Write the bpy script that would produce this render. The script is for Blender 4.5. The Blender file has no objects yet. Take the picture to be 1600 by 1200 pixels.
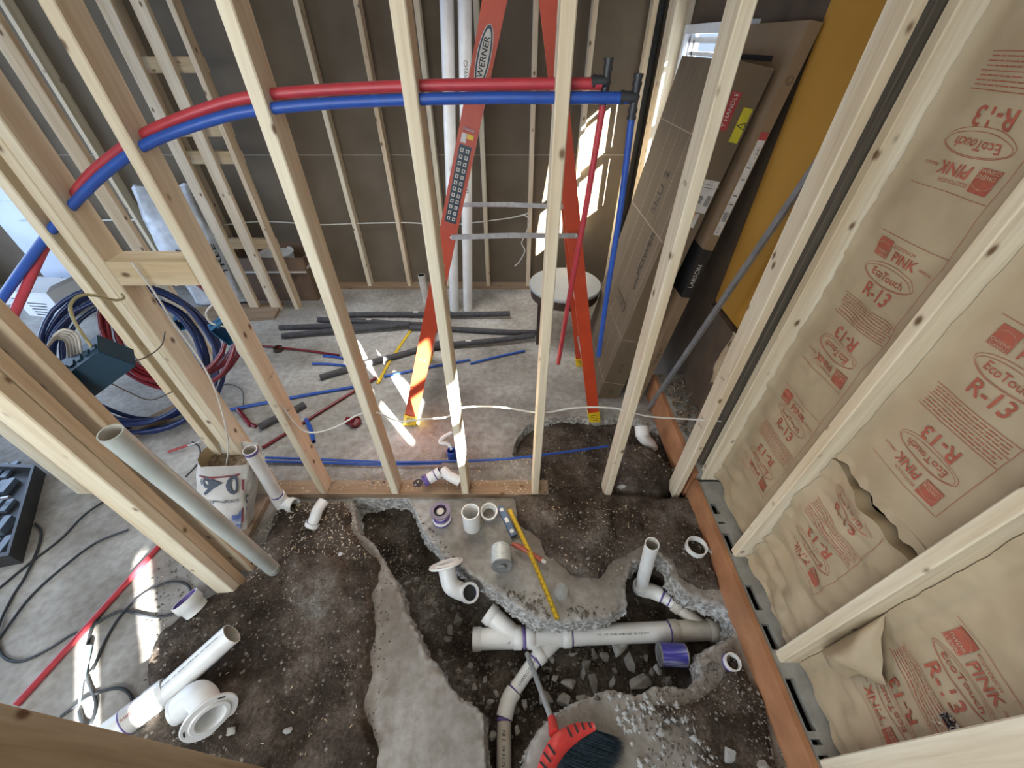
import bpy, bmesh, math, random
import numpy as np
from mathutils import Vector, Matrix, Euler
R = math.radians
rnd = random.Random(7)
S = bpy.context.scene
COL = S.collection

# ------------------------------------------------------------------ camera
F = 610.0
TH = R(41.3)
CAMZ = 1.94
cd = bpy.data.cameras.new('camera')
cd.sensor_width = 36.0
cd.lens = F/1600*36.0
cd.clip_start = 0.02
cam = bpy.data.objects.new('camera', cd)
cam.location = (0, 0, CAMZ)
cam.rotation_euler = (R(90)-TH, 0, 0)
COL.objects.link(cam)
S.camera = cam

# ------------------------------------------------------------------ world, sun, lamps, exposure
S.view_settings.view_transform = 'Standard'
S.view_settings.look = 'None'
S.view_settings.gamma = 1.0
S.view_settings.use_curve_mapping = False
S.view_settings.exposure = 0.12
W = bpy.data.worlds.new('World'); S.world = W
W.use_nodes = True
W.node_tree.nodes['Background'].inputs['Color'].default_value = (0.62, 0.78, 1.0, 1)
W.node_tree.nodes['Background'].inputs['Strength'].default_value = 0.9

def lamp(name, kind, loc, rot, energy, color, size=None, sizey=None, spread=None):
    l = bpy.data.lights.new(name, kind)
    l.energy = energy; l.color = color
    if kind == 'AREA':
        l.shape = 'RECTANGLE'; l.size = size; l.size_y = sizey or size
        if spread: l.spread = spread
    o = bpy.data.objects.new(name, l); o.location = loc; o.rotation_euler = rot
    COL.objects.link(o); return o
SUNDIR = Vector((-0.64, 0.77, -0.51)).normalized()
sun = lamp('sun', 'SUN', (3, -4, 4), SUNDIR.to_track_quat('-Z', 'Y').to_euler(), 110.0, (1.0, 0.97, 0.92))
sun.data.angle = R(0.6)
# daylight through the wide opening on the left, and the soft light of the open room behind the camera
lamp('left_doorway_daylight', 'AREA', (-5.3, 1.6, 1.2), (R(90), 0, R(-90)), 105, (0.50, 0.68, 1.0), 3.4, 2.2)
lamp('rear_room_daylight', 'AREA', (-1.7, -1.9, 1.75), (R(74), 0, R(-24)), 84, (0.88, 0.95, 1.0), 3.0, 1.2)
lamp('ceiling_fill', 'AREA', (-0.5, 0.15, 2.45), (R(12), 0, 0), 10, (1.0, 0.93, 0.80), 1.6, 0.9)  # soft fill added under the ceiling to brighten the room
lamp('back_room_fill', 'AREA', (-0.6, 2.4, 2.47), (0, 0, 0), 20, (0.98, 0.96, 0.92), 1.6, 1.0, 1.9)  # overhead fill added to lift the back room floor

# ------------------------------------------------------------------ pixel ray -> point on a plane of the room
CT, ST = math.cos(TH), math.sin(TH)
def at(px, py, X=None, Y=None, Z=None):
    u = (px-800)/F; v = (py-600)/F
    d = Vector((u, CT-v*ST, -(ST+v*CT)))
    if X is not None: k = X/d.x
    elif Y is not None: k = Y/d.y
    else: k = (Z-CAMZ)/d.z
    return Vector((0, 0, CAMZ)) + d*k

# ------------------------------------------------------------------ node materials
def newmat(name):
    m = bpy.data.materials.new(name); m.use_nodes = True
    nt = m.node_tree; b = nt.nodes['Principled BSDF']
    return m, nt, b
def N(nt, t, **kw):
    n = nt.nodes.new(t)
    for k, v in kw.items():
        if k in n.inputs: n.inputs[k].default_value = v
        else: setattr(n, k, v)
    return n
def L(nt, a, ao, b, bi): nt.links.new(a.outputs[ao], b.inputs[bi])
def ramp(nt, stops):
    r = nt.nodes.new('ShaderNodeValToRGB'); e = r.color_ramp.elements
    while len(e) < len(stops): e.new(0.5)
    for el, (p, c) in zip(e, stops):
        el.position = p; el.color = tuple(c)+(1,) if len(c) == 3 else c
    return r
def coords(nt, scale=(1, 1, 1), rand=0.0):
    tc = N(nt, 'ShaderNodeTexCoord'); mp = N(nt, 'ShaderNodeMapping')
    mp.inputs['Scale'].default_value = scale
    L(nt, tc, 'Object', mp, 'Vector')
    if rand:
        oi = N(nt, 'ShaderNodeObjectInfo'); mu = N(nt, 'ShaderNodeMath', operation='MULTIPLY'); mu.inputs[1].default_value = rand
        L(nt, oi, 'Random', mu, 0)
        cb = N(nt, 'ShaderNodeCombineXYZ'); L(nt, mu, 0, cb, 0); L(nt, mu, 0, cb, 1); L(nt, mu, 0, cb, 2)
        L(nt, cb, 0, mp, 'Location')
    return mp
def bump(nt, b, src, so, strength=0.3, dist=0.01):
    bp = N(nt, 'ShaderNodeBump'); bp.inputs['Strength'].default_value = strength; bp.inputs['Distance'].default_value = dist
    L(nt, src, so, bp, 'Height'); L(nt, bp, 'Normal', b, 'Normal')
def simple(name, c1, c2=None, rough=0.6, scale=20, metal=0.0, bmp=0.0, stretch=(1, 1, 1), lo=0.35, hi=0.65, spec=None, det=4):
    m, nt, b = newmat(name)
    b.inputs['Roughness'].default_value = rough; b.inputs['Metallic'].default_value = metal
    if spec is not None: b.inputs['Specular IOR Level'].default_value = spec
    if c2 is None:
        c2 = tuple(min(1, x*0.82) for x in c1)
    mp = coords(nt, stretch, 13.7)
    n = N(nt, 'ShaderNodeTexNoise'); n.inputs['Scale'].default_value = scale; n.inputs['Detail'].default_value = det
    L(nt, mp, 0, n, 'Vector')
    r = ramp(nt, [(lo, c1), (hi, c2)]); L(nt, n, 'Fac', r, 'Fac'); L(nt, r, 'Color', b, 'Base Color')
    if bmp: bump(nt, b, n, 'Fac', bmp, 0.004)
    return m
def wood(name, light, dark, knots=True, rough=0.72, zax=True):
    m, nt, b = newmat(name)
    b.inputs['Roughness'].default_value = rough; b.inputs['Specular IOR Level'].default_value = 0.25
    sc = (1, 1, 0.055) if zax else (0.055, 1, 1)
    mp = coords(nt, sc, 31.0)
    n1 = N(nt, 'ShaderNodeTexNoise'); n1.inputs['Scale'].default_value = 80; n1.inputs['Detail'].default_value = 5; n1.inputs['Distortion'].default_value = 0.25
    L(nt, mp, 0, n1, 'Vector')
    n2 = N(nt, 'ShaderNodeTexNoise'); n2.inputs['Scale'].default_value = 14; n2.inputs['Detail'].default_value = 2
    L(nt, mp, 0, n2, 'Vector')
    r1 = ramp(nt, [(0.36, light), (0.60, tuple(l*0.55+d*0.45 for l, d in zip(light, dark))), (0.74, dark)]); L(nt, n1, 'Fac', r1, 'Fac')
    r2 = ramp(nt, [(0.35, (1, 1, 1)), (0.68, (0.80, 0.72, 0.62))]); L(nt, n2, 'Fac', r2, 'Fac')
    mx = N(nt, 'ShaderNodeMix', data_type='RGBA', blend_type='MULTIPLY'); mx.inputs[0].default_value = 1
    L(nt, r1, 'Color', mx, 6); L(nt, r2, 'Color', mx, 7)
    out = mx
    if knots:
        mp2 = coords(nt, (13, 13, 8.0) if zax else (8.0, 13, 13), 47.0)
        v = N(nt, 'ShaderNodeTexVoronoi'); v.inputs['Scale'].default_value = 1.0; L(nt, mp2, 0, v, 'Vector')
        rk = ramp(nt, [(0.0, (0, 0, 0)), (0.075, (0.12, 0.12, 0.12)), (0.125, (0.75, 0.75, 0.75)), (0.17, (1, 1, 1))]); L(nt, v, 'Distance', rk, 'Fac')
        mk = N(nt, 'ShaderNodeMix', data_type='RGBA'); L(nt, rk, 'Color', mk, 0)
        mk.inputs[6].default_value = (0.13, 0.065, 0.03, 1); L(nt, mx, 2, mk, 7); out = mk
    L(nt, out, 2, b, 'Base Color')
    bump(nt, b, n1, 'Fac', 0.12, 0.002)
    return m
M = {}
M['wood'] = wood('pine_lumber', (0.79, 0.72, 0.56), (0.64, 0.55, 0.40))
M['wood2'] = wood('pine_lumber_warm', (0.73, 0.62, 0.46), (0.57, 0.455, 0.31))
M['woodx'] = wood('pine_lumber_lying', (0.74, 0.64, 0.46), (0.58, 0.46, 0.30), zax=False)
M['wood_shaded'] = wood('shaded_lumber', (0.52, 0.42, 0.30), (0.38, 0.29, 0.20))  # darker pine: the near stud's shade is put into its colour
M['plate'] = wood('dusty_sole_plate', (0.36, 0.27, 0.19), (0.22, 0.15, 0.10), zax=False)
M['terra'] = simple('orange_brown_board', (0.44, 0.21, 0.10), (0.33, 0.145, 0.065), 0.75, 9, bmp=0.2)
M['board'] = simple('brown_wall_board', (0.175, 0.142, 0.103), (0.140, 0.112, 0.080), 0.9, 3.0, spec=0.15, det=8)
M['rboard'] = simple('dark_brown_boarding', (0.105, 0.072, 0.045), (0.075, 0.05, 0.032), 0.9, 7, bmp=0.3)
M['seam'] = simple('board_seam', (0.42, 0.38, 0.32), None, 0.8)
M['greywood'] = wood('dark_grey_board', (0.16, 0.14, 0.11), (0.07, 0.06, 0.045), knots=False)  # dark grey-brown lumber for the stud in the gap
M['white_wall'] = simple('white_drywall', (0.70, 0.72, 0.76), (0.62, 0.64, 0.68), 0.8, 3)
M['ceil'] = simple('ceiling_board', (0.30, 0.26, 0.21), None, 0.9, 3)
M['pvc'] = simple('white_pvc', (0.82, 0.83, 0.82), (0.72, 0.72, 0.70), 0.32, 9, det=8)
M['pvcd'] = simple('dusty_white_pvc', (0.60, 0.57, 0.51), (0.44, 0.40, 0.34), 0.5, 12, det=8)
M['purple'] = simple('purple_primer', (0.10, 0.06, 0.26), (0.18, 0.13, 0.36), 0.4, 30)
M['ink'] = simple('black_ink', (0.02, 0.02, 0.022), None, 0.6)
M['steel'] = simple('galvanized_steel', (0.34, 0.34, 0.34), (0.25, 0.25, 0.25), 0.5, 25, metal=0.5)
M['alu'] = simple('aluminium', (0.60, 0.60, 0.62), (0.48, 0.48, 0.50), 0.35, 30, metal=0.7)
M['black'] = simple('black_plastic', (0.018, 0.02, 0.024), (0.035, 0.037, 0.04), 0.45, 20)
M['white'] = simple('white_paint', (0.80, 0.80, 0.79), (0.74, 0.74, 0.74), 0.5, 5)

# ------------------------------------------------------------------ mesh builder
class MB:
    def __init__(s): s.v = []; s.f = []; s.mi = []; s.sm = []; s.cur = 0; s.smooth = False
    def add(s, vs, fs, mi=None, smooth=None):
        o = len(s.v); s.v.extend([tuple(p) for p in vs])
        for f in fs:
            s.f.append([i+o for i in f]); s.mi.append(s.cur if mi is None else mi); s.sm.append(s.smooth if smooth is None else smooth)
    def box(s, c, d, rot=None, mi=None, ch=0.0):
        x, y, z = [k/2 for k in d]
        if ch:
            pr = [(-x+ch, -y), (x-ch, -y), (x, -y+ch), (x, y-ch), (x-ch, y), (-x+ch, y), (-x, y-ch), (-x, -y+ch)]
        else: pr = [(-x, -y), (x, -y), (x, y), (-x, y)]
        vs = [Vector((a, b, -z)) for a, b in pr]+[Vector((a, b, z)) for a, b in pr]
        n = len(pr)
        if rot is not None: vs = [rot @ p for p in vs]
        c = Vector(c); vs = [p+c for p in vs]
        fs = [[i, (i+1) % n, n+(i+1) % n, n+i] for i in range(n)]+[list(range(n))[::-1], list(range(n, 2*n))]
        s.add(vs, fs, mi, False)
    def hexa(s, p, mi=None):   # eight corners: bottom loop then top loop
        s.add(p, [[0, 3, 2, 1], [4, 5, 6, 7], [0, 1, 5, 4], [1, 2, 6, 5], [2, 3, 7, 6], [3, 0, 4, 7]], mi, False)
    def prism(s, poly, vec, mi=None, smooth=False):
        n = len(poly); vec = Vector(vec); a = [Vector(p) for p in poly]; b = [p+vec for p in a]
        fs = [[i, (i+1) % n, n+(i+1) % n, n+i] for i in range(n)]
        s.add(a+b, fs, mi, smooth); s.add(a, [list(range(n))[::-1]], mi, False); s.add(b, [list(range(n))], mi, False)
    def frames(s, pts):
        pts = [Vector(p) for p in pts]; T = []
        for i in range(len(pts)):
            a = pts[max(0, i-1)]; b = pts[min(len(pts)-1, i+1)]; T.append((b-a).normalized())
        up = Vector((0, 0, 1)) if abs(T[0].z) < 0.9 else Vector((1, 0, 0))
        n = (up - T[0]*up.dot(T[0])).normalized(); fr = []
        for t in T:
            n = (n - t*n.dot(t)).normalized(); fr.append((n.copy(), t.cross(n)))
        return pts, T, fr
    def tube(s, pts, r, n=12, caps=True, mi=None, flip=False):
        pts, T, fr = s.frames(pts)
        rr = r if isinstance(r, (list, tuple)) else [r]*len(pts)
        vs = []
        for p, (a, b), q in zip(pts, fr, rr):
            for k in range(n):
                t = 2*math.pi*k/n; vs.append(p+a*(q*math.cos(t))+b*(q*math.sin(t)))
        fs = []
        for i in range(len(pts)-1):
            for k in range(n):
                f = [i*n+k, i*n+(k+1) % n, (i+1)*n+(k+1) % n, (i+1)*n+k]
                fs.append(f[::-1] if flip else f)
        s.add(vs, fs, mi, True)
        if caps:
            m = len(vs)
            s.add(vs[:n], [list(range(n))[::-1]], mi, False); s.add(vs[m-n:], [list(range(n))], mi, False)
    def pipe(s, pts, r, wall=0.006, n=28, mi=None, inner=None):
        pts, T, fr = s.frames(pts)
        rr = r if isinstance(r, (list, tuple)) else [r]*len(pts)
        s.tube(pts, rr, n, False, mi); s.tube(pts, [q-wall for q in rr], n, False, inner if inner is not None else mi, True)
        for idx in (0, -1):
            p = pts[idx]; a, b = fr[idx]; q = rr[idx]; vs = []
            for rad in (q, q-wall):
                for k in range(n):
                    t = 2*math.pi*k/n; vs.append(p+a*(rad*math.cos(t))+b*(rad*math.sin(t)))
            s.add(vs, [[k, (k+1) % n, n+(k+1) % n, n+k] for k in range(n)], mi, False)
    def ring(s, c, axis, r, w, thick=0.0015, n=28, mi=None):
        c = Vector(c); a = Vector(axis).normalized()
        s.tube([c-a*w/2, c-a*(w/2-0.0005), c+a*(w/2-0.0005), c+a*w/2], [r, r+thick, r+thick, r], n, False, mi)
    def lathe(s, c, axis, prof, n=28, mi=None, smooth=True, mis=None):   # prof: (radius, height along axis)
        c = Vector(c); a = Vector(axis).normalized(); up = Vector((0, 0, 1)) if abs(a.z) < 0.9 else Vector((1, 0, 0))
        e = (up-a*up.dot(a)).normalized(); g = a.cross(e); vs = []
        for r_, h in prof:
            for k in range(n):
                t = 2*math.pi*k/n; vs.append(c+a*h+e*(r_*math.cos(t))+g*(r_*math.sin(t)))
        for i in range(len(prof)-1):
            m_ = mis[i] if mis else mi
            s.add([vs[i*n+k] for k in range(n)]+[vs[(i+1)*n+k] for k in range(n)], [[k, (k+1) % n, n+(k+1) % n, n+k] for k in range(n)], m_, smooth)
        return vs
    def disc(s, c, axis, r, n=28, mi=None):
        s.lathe(c, axis, [(0.0001, 0), (r, 0)], n, mi, False)
    def text(s, body, org, xdir, ydir, size, mi=None, bold=0.0, align='CENTER', lift=0.0, squash=1.0, fn=None):
        vs, fs = text_geo(body, size, bold, align)
        org = Vector(org); xd = Vector(xdir).normalized(); yd = Vector(ydir).normalized(); nd = xd.cross(yd)
        P = []
        for x, y in vs:
            p = org+xd*(x*squash)+yd*y+nd*lift
            P.append(fn(p) if fn else p)
        s.add(P, fs, mi, False)
    def rect(s, org, xdir, ydir, w, h, mi=None, lift=0.0, sub=1, fn=None):
        org = Vector(org); xd = Vector(xdir).normalized(); yd = Vector(ydir).normalized(); nd = xd.cross(yd)
        vs = []; nx = max(1, sub)
        for j in (0, 1):
            for i in range(nx+1):
                p = org+xd*(w*(i/nx-0.5))+yd*(h*(j-0.5))+nd*lift
                vs.append(fn(p) if fn else p)
        s.add(vs, [[i, i+1, nx+2+i, nx+1+i] for i in range(nx)], mi, False)
    def line(s, a, b, w, nd, mi=None, lift=0.0, sub=1, fn=None):
        a = Vector(a); b = Vector(b); xd = (b-a).normalized(); yd = Vector(nd).cross(xd)
        s.rect((a+b)/2, xd, yd, (b-a).length, w, mi, lift, sub, fn)
    def build(s, name, mats, parent=None, origin=None):
        if not isinstance(mats, (list, tuple)): mats = [mats]
        o3 = Vector((0, 0, 0))
        if parent is not None:
            p = parent
            while p is not None: o3 += p.location; p = p.parent
        elif origin is not None: o3 = Vector(origin)
        me = bpy.data.meshes.new(name)
        me.from_pydata([(x-o3.x, y-o3.y, z-o3.z) for x, y, z in s.v], [], s.f)
        for m in mats: me.materials.append(M[m] if isinstance(m, str) else m)
        me.polygons.foreach_set('material_index', s.mi); me.polygons.foreach_set('use_smooth', s.sm)
        me.update()
        ob = bpy.data.objects.new(name, me); COL.objects.link(ob)
        if parent is not None: ob.parent = parent
        elif origin is not None: ob.location = o3
        return ob
_tc = {}
def text_geo(body, size, bold=0.0, align='CENTER'):
    key = (body, bold, align)
    if key not in _tc:
        c = bpy.data.curves.new('txt', 'FONT'); c.body = body; c.size = 1.0; c.offset = bold; c.align_x = align; c.align_y = 'CENTER'; c.resolution_u = 3
        o = bpy.data.objects.new('txt', c); COL.objects.link(o)
        dg = bpy.context.evaluated_depsgraph_get(); me = o.evaluated_get(dg).to_mesh()
        vs = [(v.co.x, v.co.y) for v in me.vertices]; fs = [list(p.vertices) for p in me.polygons]
        o.evaluated_get(dg).to_mesh_clear(); bpy.data.objects.remove(o); bpy.data.curves.remove(c)
        _tc[key] = (vs, fs)
    vs, fs = _tc[key]
    return [(x*size, y*size) for x, y in vs], fs
def tag(o, label=None, cat=None, group=None, kind=None):
    if label: o['label'] = label
    if cat: o['category'] = cat
    if group: o['group'] = group
    if kind: o['kind'] = kind
    return o
def thing(name, label, cat, loc, group=None, rot=None):
    o = bpy.data.objects.new(name, None); COL.objects.link(o); o.location = loc; o.empty_display_size = 0.05
    if rot is not None: o.rotation_euler = rot
    return tag(o, label, cat, group)
def struct(o): return tag(o, kind='structure')
def smooth_path(pts, n=8):
    P = [Vector(p) for p in pts]; P = [P[0]*2-P[1]]+P+[P[-1]*2-P[-2]]; out = []
    for i in range(1, len(P)-2):
        a, b, c, d = P[i-1:i+3]
        for k in range(n):
            t = k/n
            out.append(0.5*((2*b)+(c-a)*t+(2*a-5*b+4*c-d)*t*t+(3*b-a-3*c+d)*t*t*t))
    out.append(P[-2]); return out
# ------------------------------------------------------------------ numpy noise and polygon distance for the ground
def vnoise(x, y, seed=0):
    xi = np.floor(x).astype(np.int64); yi = np.floor(y).astype(np.int64); xf = x-xi; yf = y-yi
    def h(a, b):
        n = (a*374761393 + b*668265263 + seed*974634777) & 0x7fffffff
        n = ((n ^ (n >> 13))*1274126177) & 0x7fffffff
        return ((n ^ (n >> 16)) & 0xffff)/65535.0
    u = xf*xf*(3-2*xf); v = yf*yf*(3-2*yf)
    return (h(xi, yi)*(1-u)+h(xi+1, yi)*u)*(1-v)+(h(xi, yi+1)*(1-u)+h(xi+1, yi+1)*u)*v
def fbm(x, y, f, octv=4, seed=0):
    s = 0; a = 1; t = 0
    for i in range(octv):
        s = s+a*(vnoise(x*f, y*f, seed+i*17)-0.5); t += a; a *= 0.55; f *= 2.1
    return s/t*2
def sdf(poly, x, y):      # positive inside
    d = np.full(x.shape, 1e9); ins = np.zeros(x.shape, bool); n = len(poly)
    for i in range(n):
        ax, ay = poly[i]; bx, by = poly[(i+1) % n]
        ex, ey = bx-ax, by-ay; wx, wy = x-ax, y-ay
        t = np.clip((wx*ex+wy*ey)/(ex*ex+ey*ey+1e-12), 0, 1)
        d = np.minimum(d, (wx-ex*t)**2+(wy-ey*t)**2)
        c = ((ay > y) != (by > y)) & (x < (bx-ax)*(y-ay)/((by-ay) if by != ay else 1e-9)+ax)
        ins ^= c
    d = np.sqrt(d); return np.where(ins, d, -d)
def sst(a, b, v):
    t = np.clip((v-a)/(b-a), 0, 1); return t*t*(3-2*t)
def pxpoly(pts, Z=0.0): return [tuple(at(x, y, Z=Z)[:2]) for x, y in pts]

TRENCH = pxpoly([(548, 778), (556, 805), (562, 832), (585, 852), (602, 880), (618, 908), (628, 934), (640, 962), (652, 1000), (668, 1028), (694, 1050), (704, 1070), (722, 1096), (752, 1118), (755, 1150), (757, 1200), (758, 1290),
                 (800, 1290), (812, 1205), (826, 1172), (848, 1138), (880, 1112), (918, 1090), (948, 1076), (968, 1080), (990, 1088), (1020, 1078), (1050, 1074), (1082, 1076), (1096, 1062), (1098, 1040), (1104, 1020), (1128, 1000), (1146, 986),
                 (1143, 962), (1122, 946), (1100, 942), (1078, 934), (1062, 916), (1050, 900), (1048, 882), (1032, 868), (1012, 862), (990, 882), (976, 912), (976, 945), (952, 962), (912, 971), (872, 972), (838, 966), (806, 948), (784, 930),
                 (762, 916), (738, 900), (716, 880), (690, 862), (668, 836), (652, 808), (636, 778)])
DIG = pxpoly([(838, 655), (880, 650), (936, 654), (975, 650), (1035, 668), (1062, 730), (1100, 762), (1085, 782), (1040, 790), (960, 775), (900, 785), (842, 770), (836, 720), (800, 712), (812, 680)])
MOUNDS = [  # outline in the photograph, height above the slab, softness
    (pxpoly([(425, 800), (470, 784), (540, 782), (558, 832), (600, 885), (600, 912), (582, 935), (590, 985), (583, 1050), (578, 1100), (592, 1150), (590, 1290), (150, 1290), (180, 1160), (235, 1110), (215, 1050), (248, 985), (320, 930), (385, 905), (410, 850)]), 0.030, 0.05),
    (pxpoly([(455, 860), (520, 850), (560, 880), (560, 930), (520, 980), (450, 960), (430, 910)]), 0.062, 0.09),
    (pxpoly([(800, 778), (850, 762), (960, 770), (1080, 778), (1105, 830), (1130, 930), (1100, 925), (1060, 905), (1045, 875), (1010, 852), (968, 880), (935, 905), (890, 895), (852, 872), (842, 850), (806, 822)]), 0.035, 0.04),
    (pxpoly([(840, 800), (900, 785), (960, 800), (965, 860), (930, 890), (880, 870), (850, 840)]), 0.10, 0.09),
    (pxpoly([(1120, 1060), (1148, 1010), (1190, 1090), (1240, 1290), (1120, 1290), (1080, 1160), (1010, 1100), (1080, 1085)]), 0.018, 0.03),
    (pxpoly([(960, 690), (1020, 700), (1060, 745), (1030, 775), (960, 765)]), 0.06, 0.06),
]
def gridlines(a, spans):
    out = [a]
    for b, st in spans:
        n = max(1, int(round((b-out[-1])/st))); s = out[-1]
        out += [s+(b-s)*(i+1)/n for i in range(n)]
    return np.array(out)
RISERHOLE = pxpoly([(975, 888), (1010, 866), (1048, 878), (1062, 920), (1108, 952), (1110, 975), (985, 972)])
GX = gridlines(-5.6, [(-2.1, 0.12), (-1.9, 0.04), (0.985, 0.0088), (1.04, 0.0275)])
GY = gridlines(-3.0, [(-0.3, 0.25), (-0.1, 0.05), (1.75, 0.0088), (2.0, 0.02), (3.79, 0.05)])
XX, YY = np.meshgrid(GX, GY)
def dtrench(x, y):
    jx = x+fbm(x, y, 9, 4, 3)*0.022+fbm(x, y, 45, 2, 13)*0.006; jy = y+fbm(x, y, 9, 4, 11)*0.022+fbm(x, y, 45, 2, 19)*0.006
    return np.maximum(sdf(TRENCH, jx, jy), sdf(DIG, jx, jy))
def soil_height(x, y):
    jx = x+fbm(x, y, 9, 4, 3)*0.022+fbm(x, y, 45, 2, 13)*0.006; jy = y+fbm(x, y, 9, 4, 11)*0.022+fbm(x, y, 45, 2, 19)*0.006
    dt = sdf(TRENCH, jx, jy); dd = sdf(DIG, jx, jy)
    z = np.full(x.shape, -0.09)
    north = sst(0.92, 1.2, y)
    z = np.where(dt > -0.05, -0.11-(0.185-0.12*north)*sst(-0.05, 0.045, dt)+fbm(x, y, 7, 3, 5)*0.026, z)
    z = np.where(sdf(RISERHOLE, x, y) > -0.02, np.minimum(z, -0.14-0.15*sst(-0.02, 0.03, sdf(RISERHOLE, x, y))+fbm(x, y, 9, 3, 6)*0.015), z)
    z = np.where(dd > -0.03, np.maximum(z, -0.075+fbm(x, y, 6, 4, 8)*0.035), z)
    for poly, hgt, soft in MOUNDS:
        d = sdf(poly, x+fbm(x, y, 6, 4, 21)*0.035, y+fbm(x, y, 6, 4, 29)*0.035)
        m = sst(-soft, soft, d)
        mz = -0.07+(hgt+0.07)*m+fbm(x, y, 10, 4, 31)*0.012*m
        mz = np.where((dt > -0.01) | (sdf(RISERHOLE, x, y) > -0.01), -1, mz)
        z = np.maximum(z, mz)
    z = z+fbm(x, y, 38, 3, 41)*0.0045+np.maximum(0, fbm(x, y, 60, 2, 47)-0.25)*0.016
    return z
def grid_obj(name, Z, keep, mats, x=XX, y=YY, attrs=None):
    ny, nx = Z.shape
    idx = np.arange(ny*nx).reshape(ny, nx)
    q = np.stack([idx[:-1, :-1], idx[:-1, 1:], idx[1:, 1:], idx[1:, :-1]], -1)[keep]
    q = q.reshape(-1, 4); used = np.unique(q); remap = -np.ones(ny*nx, int); remap[used] = np.arange(len(used)); q = remap[q]
    co = np.stack([x.ravel(), y.ravel(), Z.ravel()], -1)[used]
    me = bpy.data.meshes.new(name)
    me.vertices.add(len(co)); me.vertices.foreach_set('co', co.astype(np.float32).ravel())
    me.loops.add(q.size); me.loops.foreach_set('vertex_index', q.ravel().astype(np.int32))
    me.polygons.add(len(q)); me.polygons.foreach_set('loop_start', np.arange(0, q.size, 4, dtype=np.int32)); me.polygons.foreach_set('loop_total', np.full(len(q), 4, np.int32))
    me.polygons.foreach_set('use_smooth', np.ones(len(q), bool))
    for m in mats: me.materials.append(m)
    for an, av in (attrs or {}).items():
        a = me.attributes.new(an, 'FLOAT', 'POINT'); a.data.foreach_set('value', av.ravel()[used].astype(np.float32))
    me.update(calc_edges=True); me.validate()
    ob = bpy.data.objects.new(name, me); COL.objects.link(ob); return ob

def concrete_mat():
    m, nt, b = newmat('dusty_concrete'); b.inputs['Roughness'].default_value = 0.85; b.inputs['Specular IOR Level'].default_value = 0.3
    mp = coords(nt)
    n1 = N(nt, 'ShaderNodeTexNoise', Scale=2.2, Detail=8.0); L(nt, mp, 0, n1, 'Vector')
    n2 = N(nt, 'ShaderNodeTexNoise', Scale=26.0, Detail=6.0); L(nt, mp, 0, n2, 'Vector')
    r1 = ramp(nt, [(0.30, (0.22, 0.205, 0.18)), (0.50, (0.36, 0.345, 0.32)), (0.70, (0.52, 0.51, 0.485))]); L(nt, n1, 'Fac', r1, 'Fac')
    r2 = ramp(nt, [(0.35, (0.62, 0.59, 0.55)), (0.62, (1, 1, 1))]); L(nt, n2, 'Fac', r2, 'Fac')
    mx = N(nt, 'ShaderNodeMix', data_type='RGBA', blend_type='MULTIPLY'); mx.inputs[0].default_value = 0.6
    L(nt, r1, 'Color', mx, 6); L(nt, r2, 'Color', mx, 7)
    # trodden-in soil and dust
    at1 = N(nt, 'ShaderNodeAttribute', attribute_name='dirt')
    ad = N(nt, 'ShaderNodeMath', operation='ADD'); L(nt, at1, 'Fac', ad, 0)
    sb = N(nt, 'ShaderNodeMath', operation='MULTIPLY_ADD'); sb.inputs[1].default_value = 1.6; sb.inputs[2].default_value = -0.95
    n3 = N(nt, 'ShaderNodeTexNoise', Scale=9.0, Detail=9.0, Roughness=0.65); L(nt, mp, 0, n3, 'Vector'); L(nt, n3, 'Fac', sb, 0); L(nt, sb, 0, ad, 1)
    cl = N(nt, 'ShaderNodeClamp'); L(nt, ad, 0, cl, 'Value')
    m2 = N(nt, 'ShaderNodeMix', data_type='RGBA'); L(nt, cl, 0, m2, 0); L(nt, mx, 2, m2, 6); m2.inputs[7].default_value = (0.115, 0.09, 0.066, 1)
    # broken aggregate of the cut edge
    at2 = N(nt, 'ShaderNodeAttribute', attribute_name='edge')
    vo = N(nt, 'ShaderNodeTexVoronoi', Scale=55.0); L(nt, mp, 0, vo, 'Vector')
    r3 = ramp(nt, [(0.1, (0.13, 0.12, 0.105)), (0.45, (0.29, 0.28, 0.26)), (0.8, (0.58, 0.59, 0.59))]); L(nt, vo, 'Distance', r3, 'Fac')
    m3 = N(nt, 'ShaderNodeMix', data_type='RGBA'); L(nt, at2, 'Fac', m3, 0); L(nt, m2, 2, m3, 6); L(nt, r3, 'Color', m3, 7)
    L(nt, m3, 2, b, 'Base Color'); bump(nt, b, n2, 'Fac', 0.35, 0.004)
    return m
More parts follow.
